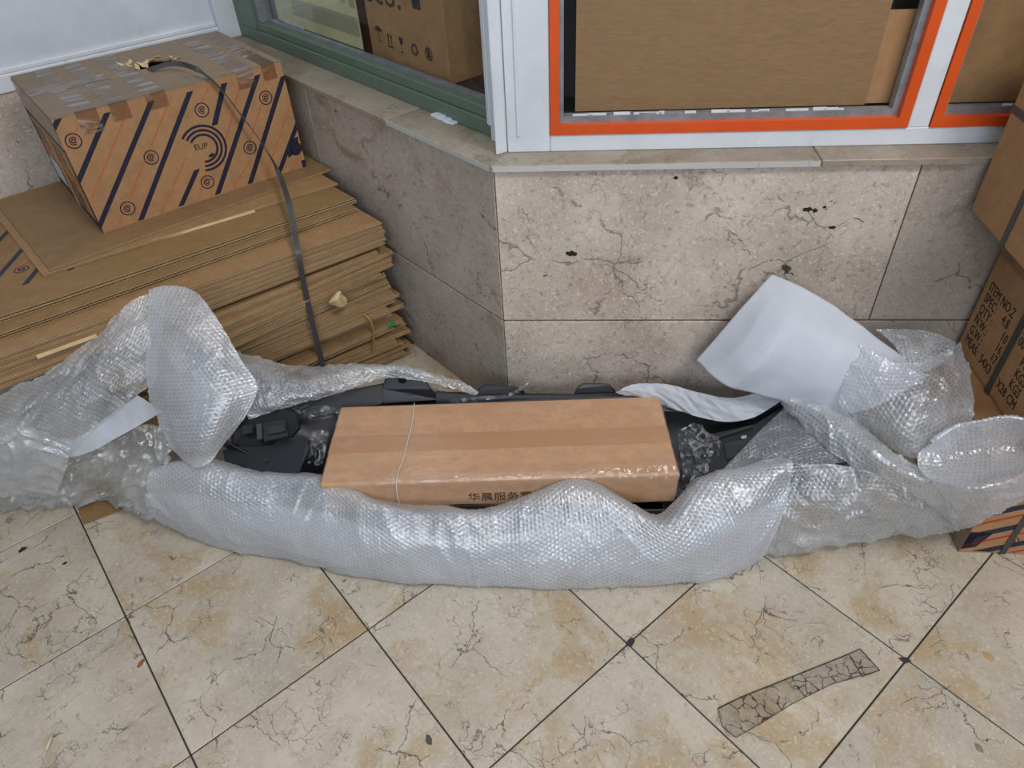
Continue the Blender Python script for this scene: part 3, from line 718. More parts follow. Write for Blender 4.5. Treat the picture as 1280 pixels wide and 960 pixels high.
def inv_bilin(q, c00, c10, c01, c11):
    u = v = .5
    for _ in range(12):
        f = [(1 - u) * (1 - v) * c00[k] + u * (1 - v) * c10[k] + (1 - u) * v * c01[k] + u * v * c11[k] - q[k] for k in (0, 1)]
        du = [(1 - v) * (c10[k] - c00[k]) + v * (c11[k] - c01[k]) for k in (0, 1)]; dv = [(1 - u) * (c01[k] - c00[k]) + u * (c11[k] - c10[k]) for k in (0, 1)]
        det = du[0] * dv[1] - du[1] * dv[0]; u -= (f[0] * dv[1] - f[1] * dv[0]) / det; v -= (du[0] * f[1] - du[1] * f[0]) / det
    return u, v
def fuv(x, y):
    u, v = inv_bilin((x, y), (416, 935), (1228, 665), (240, 485), (1143, 250)); return u * BL_, v * BH
nv_ = Print(fm, BL_, BH, .0005); og = Print(fm, BL_, BH, .0005)
def st(pr_, top, bot, w):
    a = fuv(*bot); b = fuv(*top); pr_.poly([(a[0] - w / 2, a[1]), (a[0] + w / 2, a[1]), (b[0] + w / 2, b[1]), (b[0] - w / 2, b[1])])
for tp, bt_ in (((436, 456), (320, 730)), ((600, 413), (395, 915)), ((752, 374), (548, 886)), ((893, 338), (842, 500)), ((765, 678), (700, 832)), ((1037, 302), (845, 786)), ((1150, 300), (980, 742)), ((1205, 470), (1105, 695)), ((270, 470), (235, 540))): st(nv_, tp, bt_, .017)
for tp, bt_ in (((345, 478), (280, 620)), ((515, 437), (370, 790)), ((675, 397), (470, 895)), ((826, 357), (790, 420)), ((722, 628), (625, 860)), ((800, 690), (768, 808)), ((965, 322), (885, 560)), ((985, 640), (910, 762)), ((1100, 285), (985, 560)), ((1175, 400), (1045, 715)), ((1212, 580), (1165, 680))): st(og, tp, bt_, .0042)
for c in ((313, 560), (590, 627), (500, 833), (795, 442), (805, 732), (985, 588), (1065, 387)):
    u, v = fuv(*c); nv_.ring(u, v, .0165, .0195); nv_.ring(u, v, .003, .006); nv_.ring(u, v, .008, .0105, 20, 300)
u, v = fuv(795, 592)
for r in (.034, .046, .058): nv_.ring(u, v, r, r + .0065, -105, 140, 40)
nv_.poly([(u + .008, v - .022), (u + .018, v - .018), (u + .024, v - .024), (u + .014, v - .03), (u + .004, v - .026)])
u2, v2 = fuv(1185, 590); nv_.ring(u2, v2, 0, .02); nv_.poly([(u2 - .03, v2 - .02), (u2 - .01, v2 - .012), (u2 - .012, v2 + .004), (u2 - .028, v2 - .004)]); nv_.poly([(u2 - .008, v2 + .015), (u2 + .012, v2 + .015), (u2 + .016, v2 + .034), (u2 - .006, v2 + .03)])
nv_.rect(BL_ - .012, BL_, 0, .022)
nv_.build('navy_stripe_print', M['navy'], cb); og.build('orange_line_print', M['ink_orange'], cb)
text_mesh('logo_text', 'EUP', .022, M['navy'], cb, face_mtx((u - .026, -.0007, v + .002), (1, 0, -.1), (.1, 0, 1)))
# end face: navy blocks, orange bars, label, tape
em = face_mtx((0, BD, 0), (0, -1, 0), (0, 0, 1)); e1 = Print(em, BD, BH); e2 = Print(em, BD, BH, .0008); e3 = Print(em, BD, BH, .0012)
e1.rect(.0, .03, .0, .23); e1.rect(.0, BD, .215, .232); e1.rect(BD - .03, BD, 0, .215); e1.rect(.03, BD - .03, .0, .02)
rnd = random.Random(12)
for r_ in range(3):
    for c_ in range(6):
        x0 = .04 + c_ * .056; y0 = (.15, .06, .03)[r_]
        if c_ == 3: continue
        for k in range(4): e1.rect(x0, x0 + rnd.uniform(.02, .048), y0 + k * .013, y0 + k * .013 + .007)
e2.rect(.03, .19, .118, .14); e2.rect(.235, BD - .03, .118, .14); e3.rect(.035, .165, .03, .10)
e1.build('navy_end_print', M['navy'], cb); e2.build('orange_bar_print', M['ink_orange'], cb); e3.build('paper_label', M['paper'], cb)
bx('end_tape', -.0022, -.001, BD - .245, BD - .198, 0, .20, kraft('tan_tape', srgb(168, 144, 104), .15), cb)
bx('end_tape', -.0022, -.001, 0, BD, .235, BH, M['tape'], cb)

# the black strap that comes out of the hole and hangs down
def Pon(px, py, org, yaw, off):
    d = _F + _R * (px - 640) / FPX + _U * (480 - py) / FPX; n = np.array([-math.sin(yaw), math.cos(yaw), 0])
    o_ = np.array(org, float) - n * off; return CAM + d * (((o_ - CAM) @ n) / (d @ n))
yb = rad(37.3); yp = rad(34)
pts = [P(181, 91, .80), P(188, 88, .832), P(206, 81, .846), P(226, 80, .852), P(248, 88, .853), Pon(272, 107, cb0, yb, .015), Pon(300, 142, cb0, yb, .035), Pon(328, 180, cb0, yb, .055), Pon(348, 215, cb0, yb, .085),
       P(360, 250, .553), P(367, 285, .517), Pon(373, 318, G, yp, .012), Pon(382, 365, G, yp, .014), Pon(392, 410, G, yp, .02), Pon(402, 450, G, yp, .03), Pon(408, 478, G, yp, .05)]
wd = [(-.5, .6, .3)] * 5 + [(-.45, .75, .5)] * 3 + [(.1, .95, .2), (.6, .75, .05)] + [(.83, .55, 0)] * 6
sp = ribbon('plastic_strap', pts, wd, .0145, .0012, M['strap']); tag(sp, 'loose dark plastic strap hanging from the torn box top down the pile', 'strap')
cr = ribbon('tan_cord', [Pon(455, 393, G, yp, .006), Pon(464, 402, G, yp, .022), Pon(467, 420, G, yp, .020), Pon(466, 440, G, yp, .018)], (.8, .6, 0), .006, .002, kraft('tan_cord', srgb(160, 112, 60), .1)); tag(cr, 'thin tan cord tied round the lower cardboard bundle', 'cord')
sc1 = [[Pon(x_, y_, G, yp, o_) for x_, y_, o_ in r] for r in (((415, 372, .02), (424, 364, .035), (428, 367, .03)), ((411, 378, .028), (422, 374, .042), (434, 374, .03)), ((414, 382, .02), (426, 384, .036), (434, 381, .02)))]
so = sheet('paper_scrap', sc1, M['torn'], None, .003, 0, .003, .02, world_rows=True, thick=.0008); tag(so, 'small torn pale cardboard scrap stuck on the lower bundle', 'scrap')
gs = [[Pon(x_, y_, G, yp, o_) for x_, y_, o_ in r] for r in (((484, 402, .012), (492, 401, .012)), ((486, 409, .022), (494, 407, .02)))]
go = sheet('green_scrap', gs, plain('green_tape', srgb(36, 120, 78), .4), None, .003, 0, .0005, .02, world_rows=True, thick=.0008); tag(go, 'tiny green tape scrap on the right end of the lower bundle', 'scrap')

# ------------------------------------------------------------------ cartons by the right wall
rb_ = empty('striped_carton', frame((1.008, .951, 0), rad(-6.77))); tag(rb_, 'orange striped carton on the floor at the right edge, half under the wrap', 'carton')
bx('carton_body', 0, .42, 0, .40, 0, .272, M['kraft'], rb_, .003)
fm2 = face_mtx((0, 0, 0), (1, 0, 0), (0, 0, 1)); a1 = Print(fm2, .42, .272); a2 = Print(fm2, .42, .272)
for k in range(-4, 7): a1.stripe(.015 + k * .155, 0.006, .268, 2.1, .040); a2.stripe(.095 + k * .155, .006, .268, 2.1, .014)
a1.rect(0, .018, .02, .06); a1.poly([(0, .012), (.03, .022), (.05, .075), (0, .075)]); a1.ring(.100, .048, .011, .0135); a1.ring(.100, .048, .003, .006)
a1.build('navy_stripe_print', M['navy'], rb_); a2.build('red_line_print', M['ink_red'], rb_)
m = MB(); m.box(.087, .101, -.0018, -.0008, 0, .272); m.box(.087, .101, -.0018, .40, .2722, .2732); m.build('plastic_strap', M['strap'], rb_)
bx('side_tape', -.0012, -.0005, .0, .05, 0, .2, M['kraft_grey'], rb_)

tb = empty('lettered_carton', frame((1.117, 1.366, .2735), rad(-6))); tag(tb, 'brown carton with black stencilled item lettering under the top right carton', 'carton')
m = MB(); m.box(0, .30, -.44, 0, 0, .268); m.build('carton_body', M['kraft'], tb, .006)
# raised flaps that carry the carton above
MB().prism([(0, .268), (.004, .266), (.030, .374), (.026, .376)], -.43, -.004).build('top_flap', M['kraft_dark'], tb).data.transform(Matrix(((1, 0, 0, 0), (0, 0, 1, 0), (0, 1, 0, 0), (0, 0, 0, 1))))
MB().prism([(.30, .268), (.296, .266), (.280, .374), (.284, .376)], -.43, -.004).build('top_flap', M['kraft_dark'], tb).data.transform(Matrix(((1, 0, 0, 0), (0, 0, 1, 0), (0, 1, 0, 0), (0, 0, 0, 1))))
tm0 = lambda x, z_: face_mtx((-.0008, -x, z_), (0, -1, 0), (0, 0, 1))
rows_ = [(('ITEM NO:Z', .022), ('D-BM1', .190)), (('SPEC:', .022), ('4.8', .110), ('00', .190), ('W', .246)), (('QTY :', .022), ('10', .132), ('PCS', .225)), (('N.W.:', .022), ('16.', .132), ('KGS', .225)), (('G.W.:', .022), ('17.', .132), ('KGS', .225)), (('MEAS:', .022), ('54X3', .100), ('X28 CM', .190))]
for k, row in enumerate(rows_):
    for s_, x_ in row:
        text_mesh('stencil_text', s_, .034, M['ink_black'], tb, tm0(x_, .183 - k * .0298) @ Matrix.Diagonal((.72, 1.0, 1, 1)), .0002)
ribbon('plastic_strap', [Vector(wm(tb) @ Vector(q)) for q in ((-.003, -.176, 0), (-.003, -.176, .13), (-.003, -.178, .25), (.006, -.18, .277), (.05, -.182, .290), (.13, -.184, .292))], (0, 1, 0), .015, .0015, M['strap'], tb)

ub = empty('plain_carton', frame((1.010, 1.368, .6515), rad(-6.5))); tag(ub, 'plain brown carton with black straps, topmost at the right edge', 'carton')
bx('carton_body', 0, .40, -.44, 0, 0, .40, kraft('plain_box_kraft', srgb(158, 121, 84), .15), ub, .006)
ribbon('plastic_strap', [Vector(wm(ub) @ Vector(q)) for q in ((-.0015, -.155, 0), (-.0015, -.155, .2), (-.0015, -.155, .40))], (0, 1, 0), .014, .0015, M['strap'], ub)
m = MB(); m.box(-.0016, -.0004, -.44, 0, .213, .227); m.build('plastic_strap', M['strap'], ub)

# ------------------------------------------------------------------ black bumper lying open side up
bm_ = empty('car_bumper', Matrix.Translation((0, 1.24, 0))); tag(bm_, 'black plastic car bumper cover lying open side up inside the bubble wrap', 'car part')
sec = [(-.172, .030), (-.168, .0), (-.15, -.03), (-.08, -.075), (0, -.082), (.07, -.06), (.12, -.005), (.145, .05), (.16, .085)]
rows = []
for s_ in np.linspace(-1, 1, 17):
    e_ = max(0, (abs(s_) - .45) / .55); x = (.80 if s_ < 0 else .84) * s_; lift = (.25 if s_ < 0 else .16) * e_ ** 1.6
    k_ = 1 - .58 * e_; yc = 1.24 - .11 * x + (.02 * e_ if s_ < 0 else 0)
    rows.append([np.array([x, yc + dy * k_, .09 + lift + dz * (1 - .35 * e_) - (.07 * e_ if dy < -.1 else 0)]) for dy, dz in sec])
bo = sheet('cover_shell', rows, M['plastic'], bm_, .012, 0, .002, .2, world_rows=True, thick=.004)
for x in (-.36, -.12, .12, .34):
    yy = 1.24 - .11 * x
    MB().prism([(yy - .15, .075), (yy - .13, .045), (yy - .07, .014), (yy + .06, .02), (yy + .11, .06), (yy + .12, .0905), (yy - .15, .0905)], x - .004, x + .004).build('support_rib', M['plastic'], bm_).data.transform(Matrix(((0, 0, 1, 0), (1, 0, 0, -1.24), (0, 1, 0, 0), (0, 0, 0, 1))))
def plate(name, pts, mat, depth=(0, .006, 0), parent=bm_, bevel=.0015):
    V = [np.array(P(*q)) for q in pts]; n = len(V); d = np.array(depth)
    V2 = V + [v + d for v in V]
    o = mesh(name, V2, [tuple(range(n)), tuple(range(n, 2 * n))[::-1]] + [(i, n + i, n + (i + 1) % n, (i + 1) % n) for i in range(n)], mat, parent, False, True)
    b_ = bmesh.new(); b_.from_mesh(o.data); bmesh.ops.recalc_face_normals(b_, faces=b_.faces)
    if bevel: bmesh.ops.bevel(b_, geom=list(b_.edges), offset=bevel, segments=2, affect='EDGES', clamp_overlap=True)
    b_.to_mesh(o.data); b_.free(); return o
t1 = plate('mounting_tab', [(478, 505, .165), (552, 500, .165), (538, 486, .195), (528, 468, .225), (515, 465, .232), (490, 464, .232), (482, 470, .225), (478, 486, .195)], M['plastic2'])
hc = P(503, 474, .217)
mesh('bolt_boss', [hc + np.array([.010 * math.cos(a), -.006, .010 * math.sin(a)]) for a in np.linspace(0, 6.283, 13)[:-1]] + [hc + np.array([.013 * math.cos(a), .004, .013 * math.sin(a)]) for a in np.linspace(0, 6.283, 13)[:-1]], [tuple(range(12))] + [(i, 12 + i, 12 + (i + 1) % 12, (i + 1) % 12) for i in range(12)], M['plastic'], t1, False, True)
plate('mounting_tab', [(590, 503, .165), (660, 500, .165), (655, 489, .19), (645, 484, .198), (605, 482, .202), (597, 488, .195)], M['plastic2'])
plate('mounting_tab', [(714, 500, .165), (775, 498, .165), (768, 488, .188), (762, 481, .2), (730, 480, .203), (722, 485, .195)], M['plastic2'])
plate('rim_flange', [(330, 512, .19), (420, 492, .2), (480, 480, .2), (478, 505, .165), (400, 522, .165), (340, 532, .165)], M['plastic'])
plate('rim_flange', [(545, 490, .19), (600, 494, .185), (715, 494, .185), (775, 492, .185), (850, 500, .185), (850, 515, .16), (600, 512, .16), (545, 508, .16)], M['plastic'])
# the lamp bracket inside the left end
dn = (0, .01, -.012)
br = plate('lamp_bracket', [(278, 563, .19), (300, 556, .2), (340, 556, .2), (352, 548, .205), (378, 545, .205), (385, 550, .203), (386, 562, .195), (376, 585, .185), (370, 612, .17), (300, 612, .17), (284, 590, .18)], M['plastic2'], dn)
plate('lamp_bracket', [(292, 540, .225), (330, 512, .24), (352, 508, .245), (370, 518, .235), (374, 535, .22), (360, 550, .205), (318, 558, .2), (290, 556, .2)], M['plastic'], dn)
plate('pocket_frame', [(328, 528, .240), (356, 524, .242), (360, 545, .220), (330, 552, .217)], M['plastic2'], (0, .012, -.02), br)
plate('pocket_recess', [(333, 533, .239), (355, 530, .241), (357, 539, .231), (334, 544, .228)], M['dark'], (0, .004, -.004), br)
plate('pocket_frame', [(320, 530, .237), (327, 529, .238), (328, 548, .220), (321, 550, .218)], plain('grey_plastic', srgb(66, 68, 74), .4), (0, .008, -.012), br)
plate('pocket_recess', [(302, 532, .233), (316, 530, .235), (316, 541, .225), (302, 544, .222)], M['dark'], (0, .004, -.004), br)
plate('bracket_hole', [(329, 574, .195), (335, 573, .196), (334, 577, .192), (330, 578, .191)], M['dark'], (0, .003, -.003), br)
plate('bracket_hole', [(322, 588, .186), (330, 587, .187), (329, 591, .183), (323, 592, .182)], M['dark'], (0, .003, -.003), br)
# right end insides
br2 = plate('inner_panel', [(878, 545, .175), (945, 530, .2), (985, 505, .225), (1010, 540, .21), (960, 600, .165), (890, 618, .14)], M['plastic'], dn)
plate('panel_ridge', [(880, 549, .180), (940, 531, .203), (942, 534, .201), (882, 553, .178)], M['plastic2'], (0, .004, -.006), br2)
plate('panel_ridge', [(905, 555, .182), (955, 541, .199), (952, 560, .185), (908, 575, .17)], M['plastic2'], (0, .004, -.006), br2)
plate('panel_slot', [(926, 545, .196), (934, 544, .197), (933, 548, .194), (927, 549, .193)], plain('bright_clip', srgb(150, 152, 158), .3), (0, .003, -.003), br2)

# ------------------------------------------------------------------ the new carton in stretch film
Rm = Matrix(((1.0, .027, .011), (-.028, .999, .021), (-.011, -.021, 1.0))).to_4x4()
CT = Matrix.Translation((-.039, 1.217, .196)) @ Rm @ Matrix.Translation((0, 0, -.098))
nc = empty('filmed_carton', CT); tag(nc, 'long new brown carton in clear stretch film lying on the black bumper', 'carton')
hx, hy, hz = .41, .136, .098
bx('carton_body', -hx, hx, -hy, hy, 0, hz, M['kraft_pink'], nc, .007, 3)
bx('sealing_tape', -hx + .002, hx - .002, -.036, .022, hz - .0002, hz + .0006, M['tape_brown'], nc)
text_mesh('printed_text', '华晨服务零件', .030, M['ink_black'], nc, face_mtx((-.075, -hy - .0006, .030), (1, 0, 0), (0, 0, 1)), .0002)
fb = bx('stretch_film', -hx - .003, hx + .003, -hy - .003, hy + .003, .0, hz + .003, M['film'], nc, .009, 3)
sheet('film_crease', [[Vector(CT @ Vector(q)) for q in r] for r in (((-.30, -.095, .1025), (-.1, -.108, .1025), (.15, -.104, .1025), (.40, -.085, .1025)), ((-.30, -.118, .104), (-.1, -.126, .106), (.15, -.126, .108), (.41, -.110, .106)), ((-.30, -.136, .098), (-.1, -.138, .095), (.15, -.140, .09), (.41, -.138, .085)), ((-.29, -.137, .085), (-.1, -.137, .078), (.15, -.139, .065), (.40, -.138, .055)))], M['film'], nc, .004, 0, .003, .06, .002, .03, 31, 3.0, world_rows=True)
sheet('film_tail', [[P(*q) for q in r] for r in (((845, 540, .19), (868, 532, .19), (885, 540, .185), (900, 556, .17)), ((850, 565, .17), (872, 562, .175), (886, 570, .17), (900, 572, .16)), ((852, 600, .15), (872, 592, .16), (882, 590, .15), (896, 588, .14)), ((828, 625, .12), (850, 622, .125), (872, 612, .125), (888, 600, .12)))], M['film_tail'], nc, .004, 0, .010, .035, .005, .02, 33, world_rows=True)
sheet('film_tail', [[P(*q) for q in r] for r in (((358, 506, .225), (380, 508, .225), (402, 508, .22), (425, 510, .21)), ((372, 516, .215), (386, 517, .222), (404, 515, .215), (424, 514, .205)), ((376, 524, .205), (390, 523, .21), (406, 524, .205), (422, 520, .2)))], M['film_tail'], nc, .004, 0, .008, .03, .004, .02, 35, world_rows=True)
sheet('film_tail', [[P(*q) for q in r] for r in (((370, 535, .19), (390, 540, .19), (412, 540, .19)), ((372, 560, .17), (390, 565, .175), (408, 562, .175)), ((382, 578, .15), (395, 580, .15), (404, 580, .15)))], M['film_tail'], nc, .004, 0, .010, .03, .006, .02, 37, world_rows=True)
sheet('film_tail', [[P(*q) for q in r] for r in (((560, 500, .205), (600, 496, .205), (640, 490, .21), (676, 465, .23)), ((562, 505, .2), (602, 501, .2), (642, 494, .205), (672, 470, .225)))], M['film_tail'], nc, .004, 0, .003, .03, .002, .02, 39, world_rows=True)
tw = [(-.218, hy, .101), (-.216, .06, .1025), (-.220, 0, .1025), (-.224, -.06, .1025), (-.232, -.11, .1025), (-.233, -hy - .004, .097), (-.236, -hy - .005, .05), (-.232, -hy - .005, .01)]
tube('white_twine', [Vector(CT @ Vector(q)) for q in spline(tw, 5)], .0013, M['twine'], nc, n=6)

# ------------------------------------------------------------------ bubble wrap
bw = empty('bubble_wrap', Matrix.Translation((-.1, 1.0, 0))); tag(bw, 'crumpled clear bubble wrap folded open round the black bumper on the floor', 'bubble wrap')
front = [[(188, 590, .20), (238, 580, .22), (298, 592, .205), (400, 600, .192), (480, 633, .175), (588, 642, .165), (660, 627, .175), (720, 606, .195), (782, 630, .17), (832, 654, .15), (880, 607, .19), (935, 590, .21), (990, 577, .23)],
         [(184, 608, .165), (236, 608, .185), (300, 618, .18), (400, 626, .172), (482, 655, .155), (590, 662, .147), (662, 652, .155), (722, 638, .168), (784, 655, .15), (840, 670, .135), (888, 640, .165), (942, 625, .18), (988, 600, .2)],
         [(184, 628, .11), (238, 640, .12), (302, 652, .12), (402, 668, .112), (485, 687, .105), (592, 694, .10), (664, 690, .103), (724, 684, .108), (786, 690, .10), (848, 695, .095), (895, 680, .11), (945, 660, .12), (980, 635, .15)],
         [(190, 646, .05), (245, 664, .055), (305, 679, .05), (405, 699, .048), (490, 714, .046), (595, 720, .046), (665, 720, .046), (726, 719, .046), (788, 718, .046), (852, 717, .046), (893, 710, .05), (940, 690, .06), (965, 668, .09)],
         [(205, 658, .004), (255, 676, .004), (310, 690, .004), (408, 709, .004), (495, 724, .004), (598, 730, .004), (666, 731, .004), (727, 731, .004), (790, 730, .004), (855, 728, .004), (890, 724, .004), (925, 712, .006), (945, 697, .02)]]
def W3(rows): return [[np.array(P(*q)) for q in r] for r in rows]
fr = W3(front)
fr.insert(0, [q + np.array([0, .045, -.035]) for q in fr[0]]); fr.append([q + np.array([0, .07, -.001]) for q in fr[-1]])
sheet('front_fold', fr, M['wrap'], bw, .0027, .0024, .008, .17, .002, .09, seed=3, world_rows=True)
sheet('front_inner_layer', [[q + np.array([0, .014, -.002 if k_ < 3 else 0]) for q in r] for k_, r in enumerate([[a * .55 + b * .45 for a, b in zip(fr[2], fr[3])]] + fr[3:6])], M['wrap_in'], bw, .0035, .0022, .012, .12, .003, .06, seed=4, world_rows=True)
sheet('left_flap', [[(190, 363, .53), (212, 358, .54), (232, 360, .54), (252, 368, .53)], [(188, 410, .47), (215, 405, .49), (248, 405, .49), (278, 410, .47)], [(184, 455, .41), (215, 455, .43), (262, 455, .43), (303, 453, .41)],
      [(190, 500, .35), (215, 505, .37), (270, 502, .38), (322, 486, .37)], [(206, 545, .285), (225, 550, .305), (265, 547, .315), (298, 532, .31)], [(228, 576, .23), (238, 582, .235), (248, 584, .24), (262, 578, .245)]], M['wrap'], bw, .0027, .0024, .010, .16, .002, .09, seed=7, ang=.5)
sheet('left_drape', [[(208, 364, .52), (204, 402, .465), (200, 442, .412), (196, 476, .362)], [(165, 376, .52), (152, 425, .46), (150, 470, .39), (152, 508, .325)], [(118, 416, .495), (105, 460, .42), (105, 505, .35), (108, 545, .275)],
      [(65, 454, .465), (55, 495, .38), (55, 540, .295), (65, 585, .205)], [(0, 487, .44), (0, 525, .35), (0, 570, .25), (0, 612, .13)], [(-75, 507, .42), (-75, 548, .33), (-78, 590, .22), (-85, 640, .09)]], M['wrap_mid'], bw, .0027, .002, .018, .13, .005, .07, seed=11, ang=.8, aniso=.6)
sheet('left_skirt', [[(-80, 560, .2), (0, 565, .2), (60, 562, .21), (120, 548, .22), (180, 530, .245), (215, 535, .25)], [(-80, 600, .12), (0, 598, .13), (60, 592, .14), (130, 585, .15), (185, 575, .17), (212, 580, .19)], [(-80, 625, .05), (0, 622, .055), (60, 618, .055), (130, 616, .06), (180, 622, .08), (205, 630, .10)], [(-80, 640, .006), (0, 634, .006), (60, 628, .006), (120, 623, .01), (165, 630, .012), (192, 648, .01)]], M['film_white'], bw, .003, 0, .016, .08, .010, .04, seed=13)
sheet('left_liner', [[(70, 548, .27), (100, 545, .275), (135, 520, .30), (172, 494, .345)], [(60, 575, .21), (105, 568, .225), (150, 545, .255), (203, 515, .30)]], M['foam'], bw, .004, 0, .005, .08, seed=15)
sheet('left_bag', [[(-70, 520, .33), (0, 525, .33), (50, 535, .315), (92, 548, .28)], [(-72, 570, .24), (0, 570, .25), (50, 572, .245), (84, 580, .21)], [(-75, 620, .1), (0, 615, .12), (45, 612, .13), (72, 614, .11)]], M['film_white'], bw, .003, 0, .010, .10, .006, .05, seed=17)
sheet('back_fold', [[(262, 415, .34), (300, 440, .30), (350, 455, .28), (400, 458, .268), (470, 457, .26), (530, 465, .243), (575, 478, .222), (598, 491, .2)],
      [(285, 455, .32), (320, 470, .30), (360, 474, .285), (410, 468, .275), (475, 460, .268), (532, 468, .248), (575, 481, .222), (597, 492, .2)],
      [(300, 500, .27), (330, 505, .265), (370, 495, .262), (420, 484, .258), (478, 467, .256), (534, 474, .236), (573, 485, .215), (594, 493, .197)],
      [(312, 524, .23), (345, 513, .238), (385, 500, .24), (432, 487, .245), (485, 472, .245), (535, 478, .23), (572, 487, .21), (592, 494, .195)]], M['wrap_mid'], bw, .0027, .002, .006, .08, .003, .03, seed=19)
sheet('right_strip', [[(768, 489, .205), (795, 481, .21), (835, 481, .22), (875, 491, .222), (915, 497, .225), (952, 490, .235), (982, 484, .25)], [(772, 491, .195), (805, 489, .203), (845, 496, .205), (882, 504, .206), (918, 508, .208), (955, 499, .225), (984, 488, .245)], [(778, 493, .18), (825, 505, .175), (865, 519, .175), (903, 527, .18), (936, 524, .19), (963, 510, .212), (988, 492, .238)]], M['foam'], bw, .004, 0, .010, .06, .003, .03, seed=21)
sheet('right_back_fold', [[(1095, 412, .40), (1130, 412, .405), (1165, 416, .41), (1196, 428, .42)], [(1120, 435, .38), (1145, 438, .385), (1172, 436, .395), (1194, 432, .415)], [(1135, 470, .34), (1155, 465, .35), (1176, 455, .37), (1192, 438, .405)]], M['wrap_mid'], bw, .0027, .002, .004, .08, seed=23)
sheet('right_peak', [[(1072, 432, .405), (1110, 452, .40), (1152, 454, .41), (1196, 430, .425)], [(1060, 470, .36), (1105, 490, .37), (1155, 488, .39), (1208, 468, .39)], [(1052, 505, .31), (1100, 525, .32), (1150, 532, .34), (1217, 510, .345)], [(1078, 540, .26), (1112, 558, .265), (1150, 572, .27), (1206, 548, .30)]], M['wrap_mid'], bw, .0027, .0024, .014, .11, .004, .06, seed=25, ang=.3)
sheet('right_roll', [[(985, 487, .262), (1030, 500, .27), (1080, 535, .275), (1130, 572, .27), (1180, 595, .265), (1214, 588, .27)], [(978, 494, .27), (1022, 513, .285), (1072, 548, .288), (1122, 584, .28), (1174, 606, .262), (1212, 610, .23)], [(978, 503, .255), (1016, 530, .26), (1062, 562, .26), (1112, 595, .25), (1164, 618, .22), (1200, 640, .14)], [(984, 510, .235), (1020, 542, .235), (1062, 574, .235), (1110, 602, .225), (1158, 626, .19), (1194, 656, .08)]], M['wrap'], bw, .0027, .0022, .010, .09, .004, .05, seed=27, ang=.6)
rl = W3([[(985, 582, .225), (1040, 580, .245), (1090, 590, .245), (1150, 612, .215), (1196, 645, .13)], [(984, 608, .19), (1040, 612, .205), (1090, 618, .2), (1150, 632, .17), (1196, 652, .10)], [(972, 648, .12), (1030, 650, .13), (1090, 646, .13), (1150, 650, .11), (1197, 658, .075)], [(950, 688, .025), (1030, 684, .03), (1090, 671, .04), (1150, 662, .05), (1198, 662, .055)]])
rl.append([q + np.array([0, .06, -.02]) for q in rl[-1]])
sheet('right_fold', rl, M['wrap_mid'], bw, .0027, .002, .016, .10, .006, .06, seed=29, world_rows=True, ang=.4)
sheet('inner_panel', [[(986, 506, .238), (1018, 540, .238), (1062, 576, .232)], [(945, 545, .21), (982, 563, .215), (1022, 582, .22)], [(886, 608, .175), (935, 593, .19), (988, 580, .21)]], M['wrap_thin'], bw, .0027, .0022, .006, .08, seed=31, ang=.3)
sheet('right_cup', [[(1176, 556, .30), (1205, 540, .32), (1235, 533, .33), (1270, 530, .335), (1320, 545, .33)], [(1166, 551, .33), (1195, 533, .355), (1225, 526, .370), (1265, 522, .378), (1320, 538, .372)], [(1150, 566, .305), (1185, 566, .292), (1222, 562, .290), (1264, 558, .292), (1320, 554, .30)], [(1150, 588, .285), (1186, 592, .288), (1222, 594, .294), (1263, 586, .302), (1320, 566, .312)], [(1166, 603, .29), (1192, 608, .325), (1222, 608, .350), (1262, 598, .362), (1322, 571, .366)],
      [(1178, 618, .24), (1200, 620, .28), (1228, 620, .312), (1265, 609, .335), (1325, 581, .348)], [(1186, 640, .15), (1206, 641, .19), (1234, 634, .25), (1268, 621, .285), (1325, 592, .315)], [(1195, 661, .06), (1213, 658, .11), (1238, 645, .185), (1270, 629, .235), (1325, 603, .27)]], M['wrap'], bw, .0027, .0022, .005, .10, .002, .05, seed=33, pitch=.012)

fo = sheet('foam_sheet', [[(965, 343, .50), (936, 374, .455), (904, 411, .385), (870, 450, .305)], [(1005, 360, .492), (975, 403, .445), (940, 448, .375), (904, 480, .295)], [(1045, 383, .465), (1020, 424, .425), (990, 464, .355), (950, 494, .275)], [(1105, 428, .415), (1080, 460, .38), (1045, 490, .325), (1000, 506, .262)], [(1160, 470, .352), (1130, 490, .322), (1090, 510, .292), (1040, 522, .25)]], M['foam'], None, .004, 0, .007, .16, seed=41, aniso=.4, thick=.002)
tag(fo, 'white foam packing sheet curling up against the front wall at the right', 'foam sheet')

# ------------------------------------------------------------------ marks and litter on the floor
def crackle():
    t = NT('cracked_old_tape'); co = t.objco(False); nd = t.t
    wob = t.n('ShaderNodeVectorMath', {0: co, 1: t.n('ShaderNodeVectorMath', {0: t.noise(co, 40, 3, .6, col=True), 3: .02}, operation='SCALE').outputs[0]}, operation='ADD').outputs[0]
    d = t.n('ShaderNodeTexVoronoi', {'Vector': wob, 'Scale': 42.0}, feature='DISTANCE_TO_EDGE').outputs['Distance']
    ln = t.math('MULTIPLY', t.ramp(d, [(0, W1), (.018, BW(.9)), (.04, W0)]), t.ramp(t.noise(co, 12, 4), [(.45, W0), (.55, W1)]))
    a = t.n('ShaderNodeMath', {0: t.math('MULTIPLY', ln, .75), 1: t.math('MULTIPLY', t.noise(co, 50, 4), .2)}, operation='ADD', use_clamp=True).outputs[0]
    t.b.inputs['Base Color'].default_value = srgb(72, 62, 54); t.b.inputs['Roughness'].default_value = .35
    tr = t.n('ShaderNodeBsdfTransparent'); ms = t.n('ShaderNodeMixShader', {0: a, 1: tr.outputs[0], 2: t.b.outputs[0]}); nd.links.new(ms.outputs[0], t.out.inputs['Surface']); return t.mat
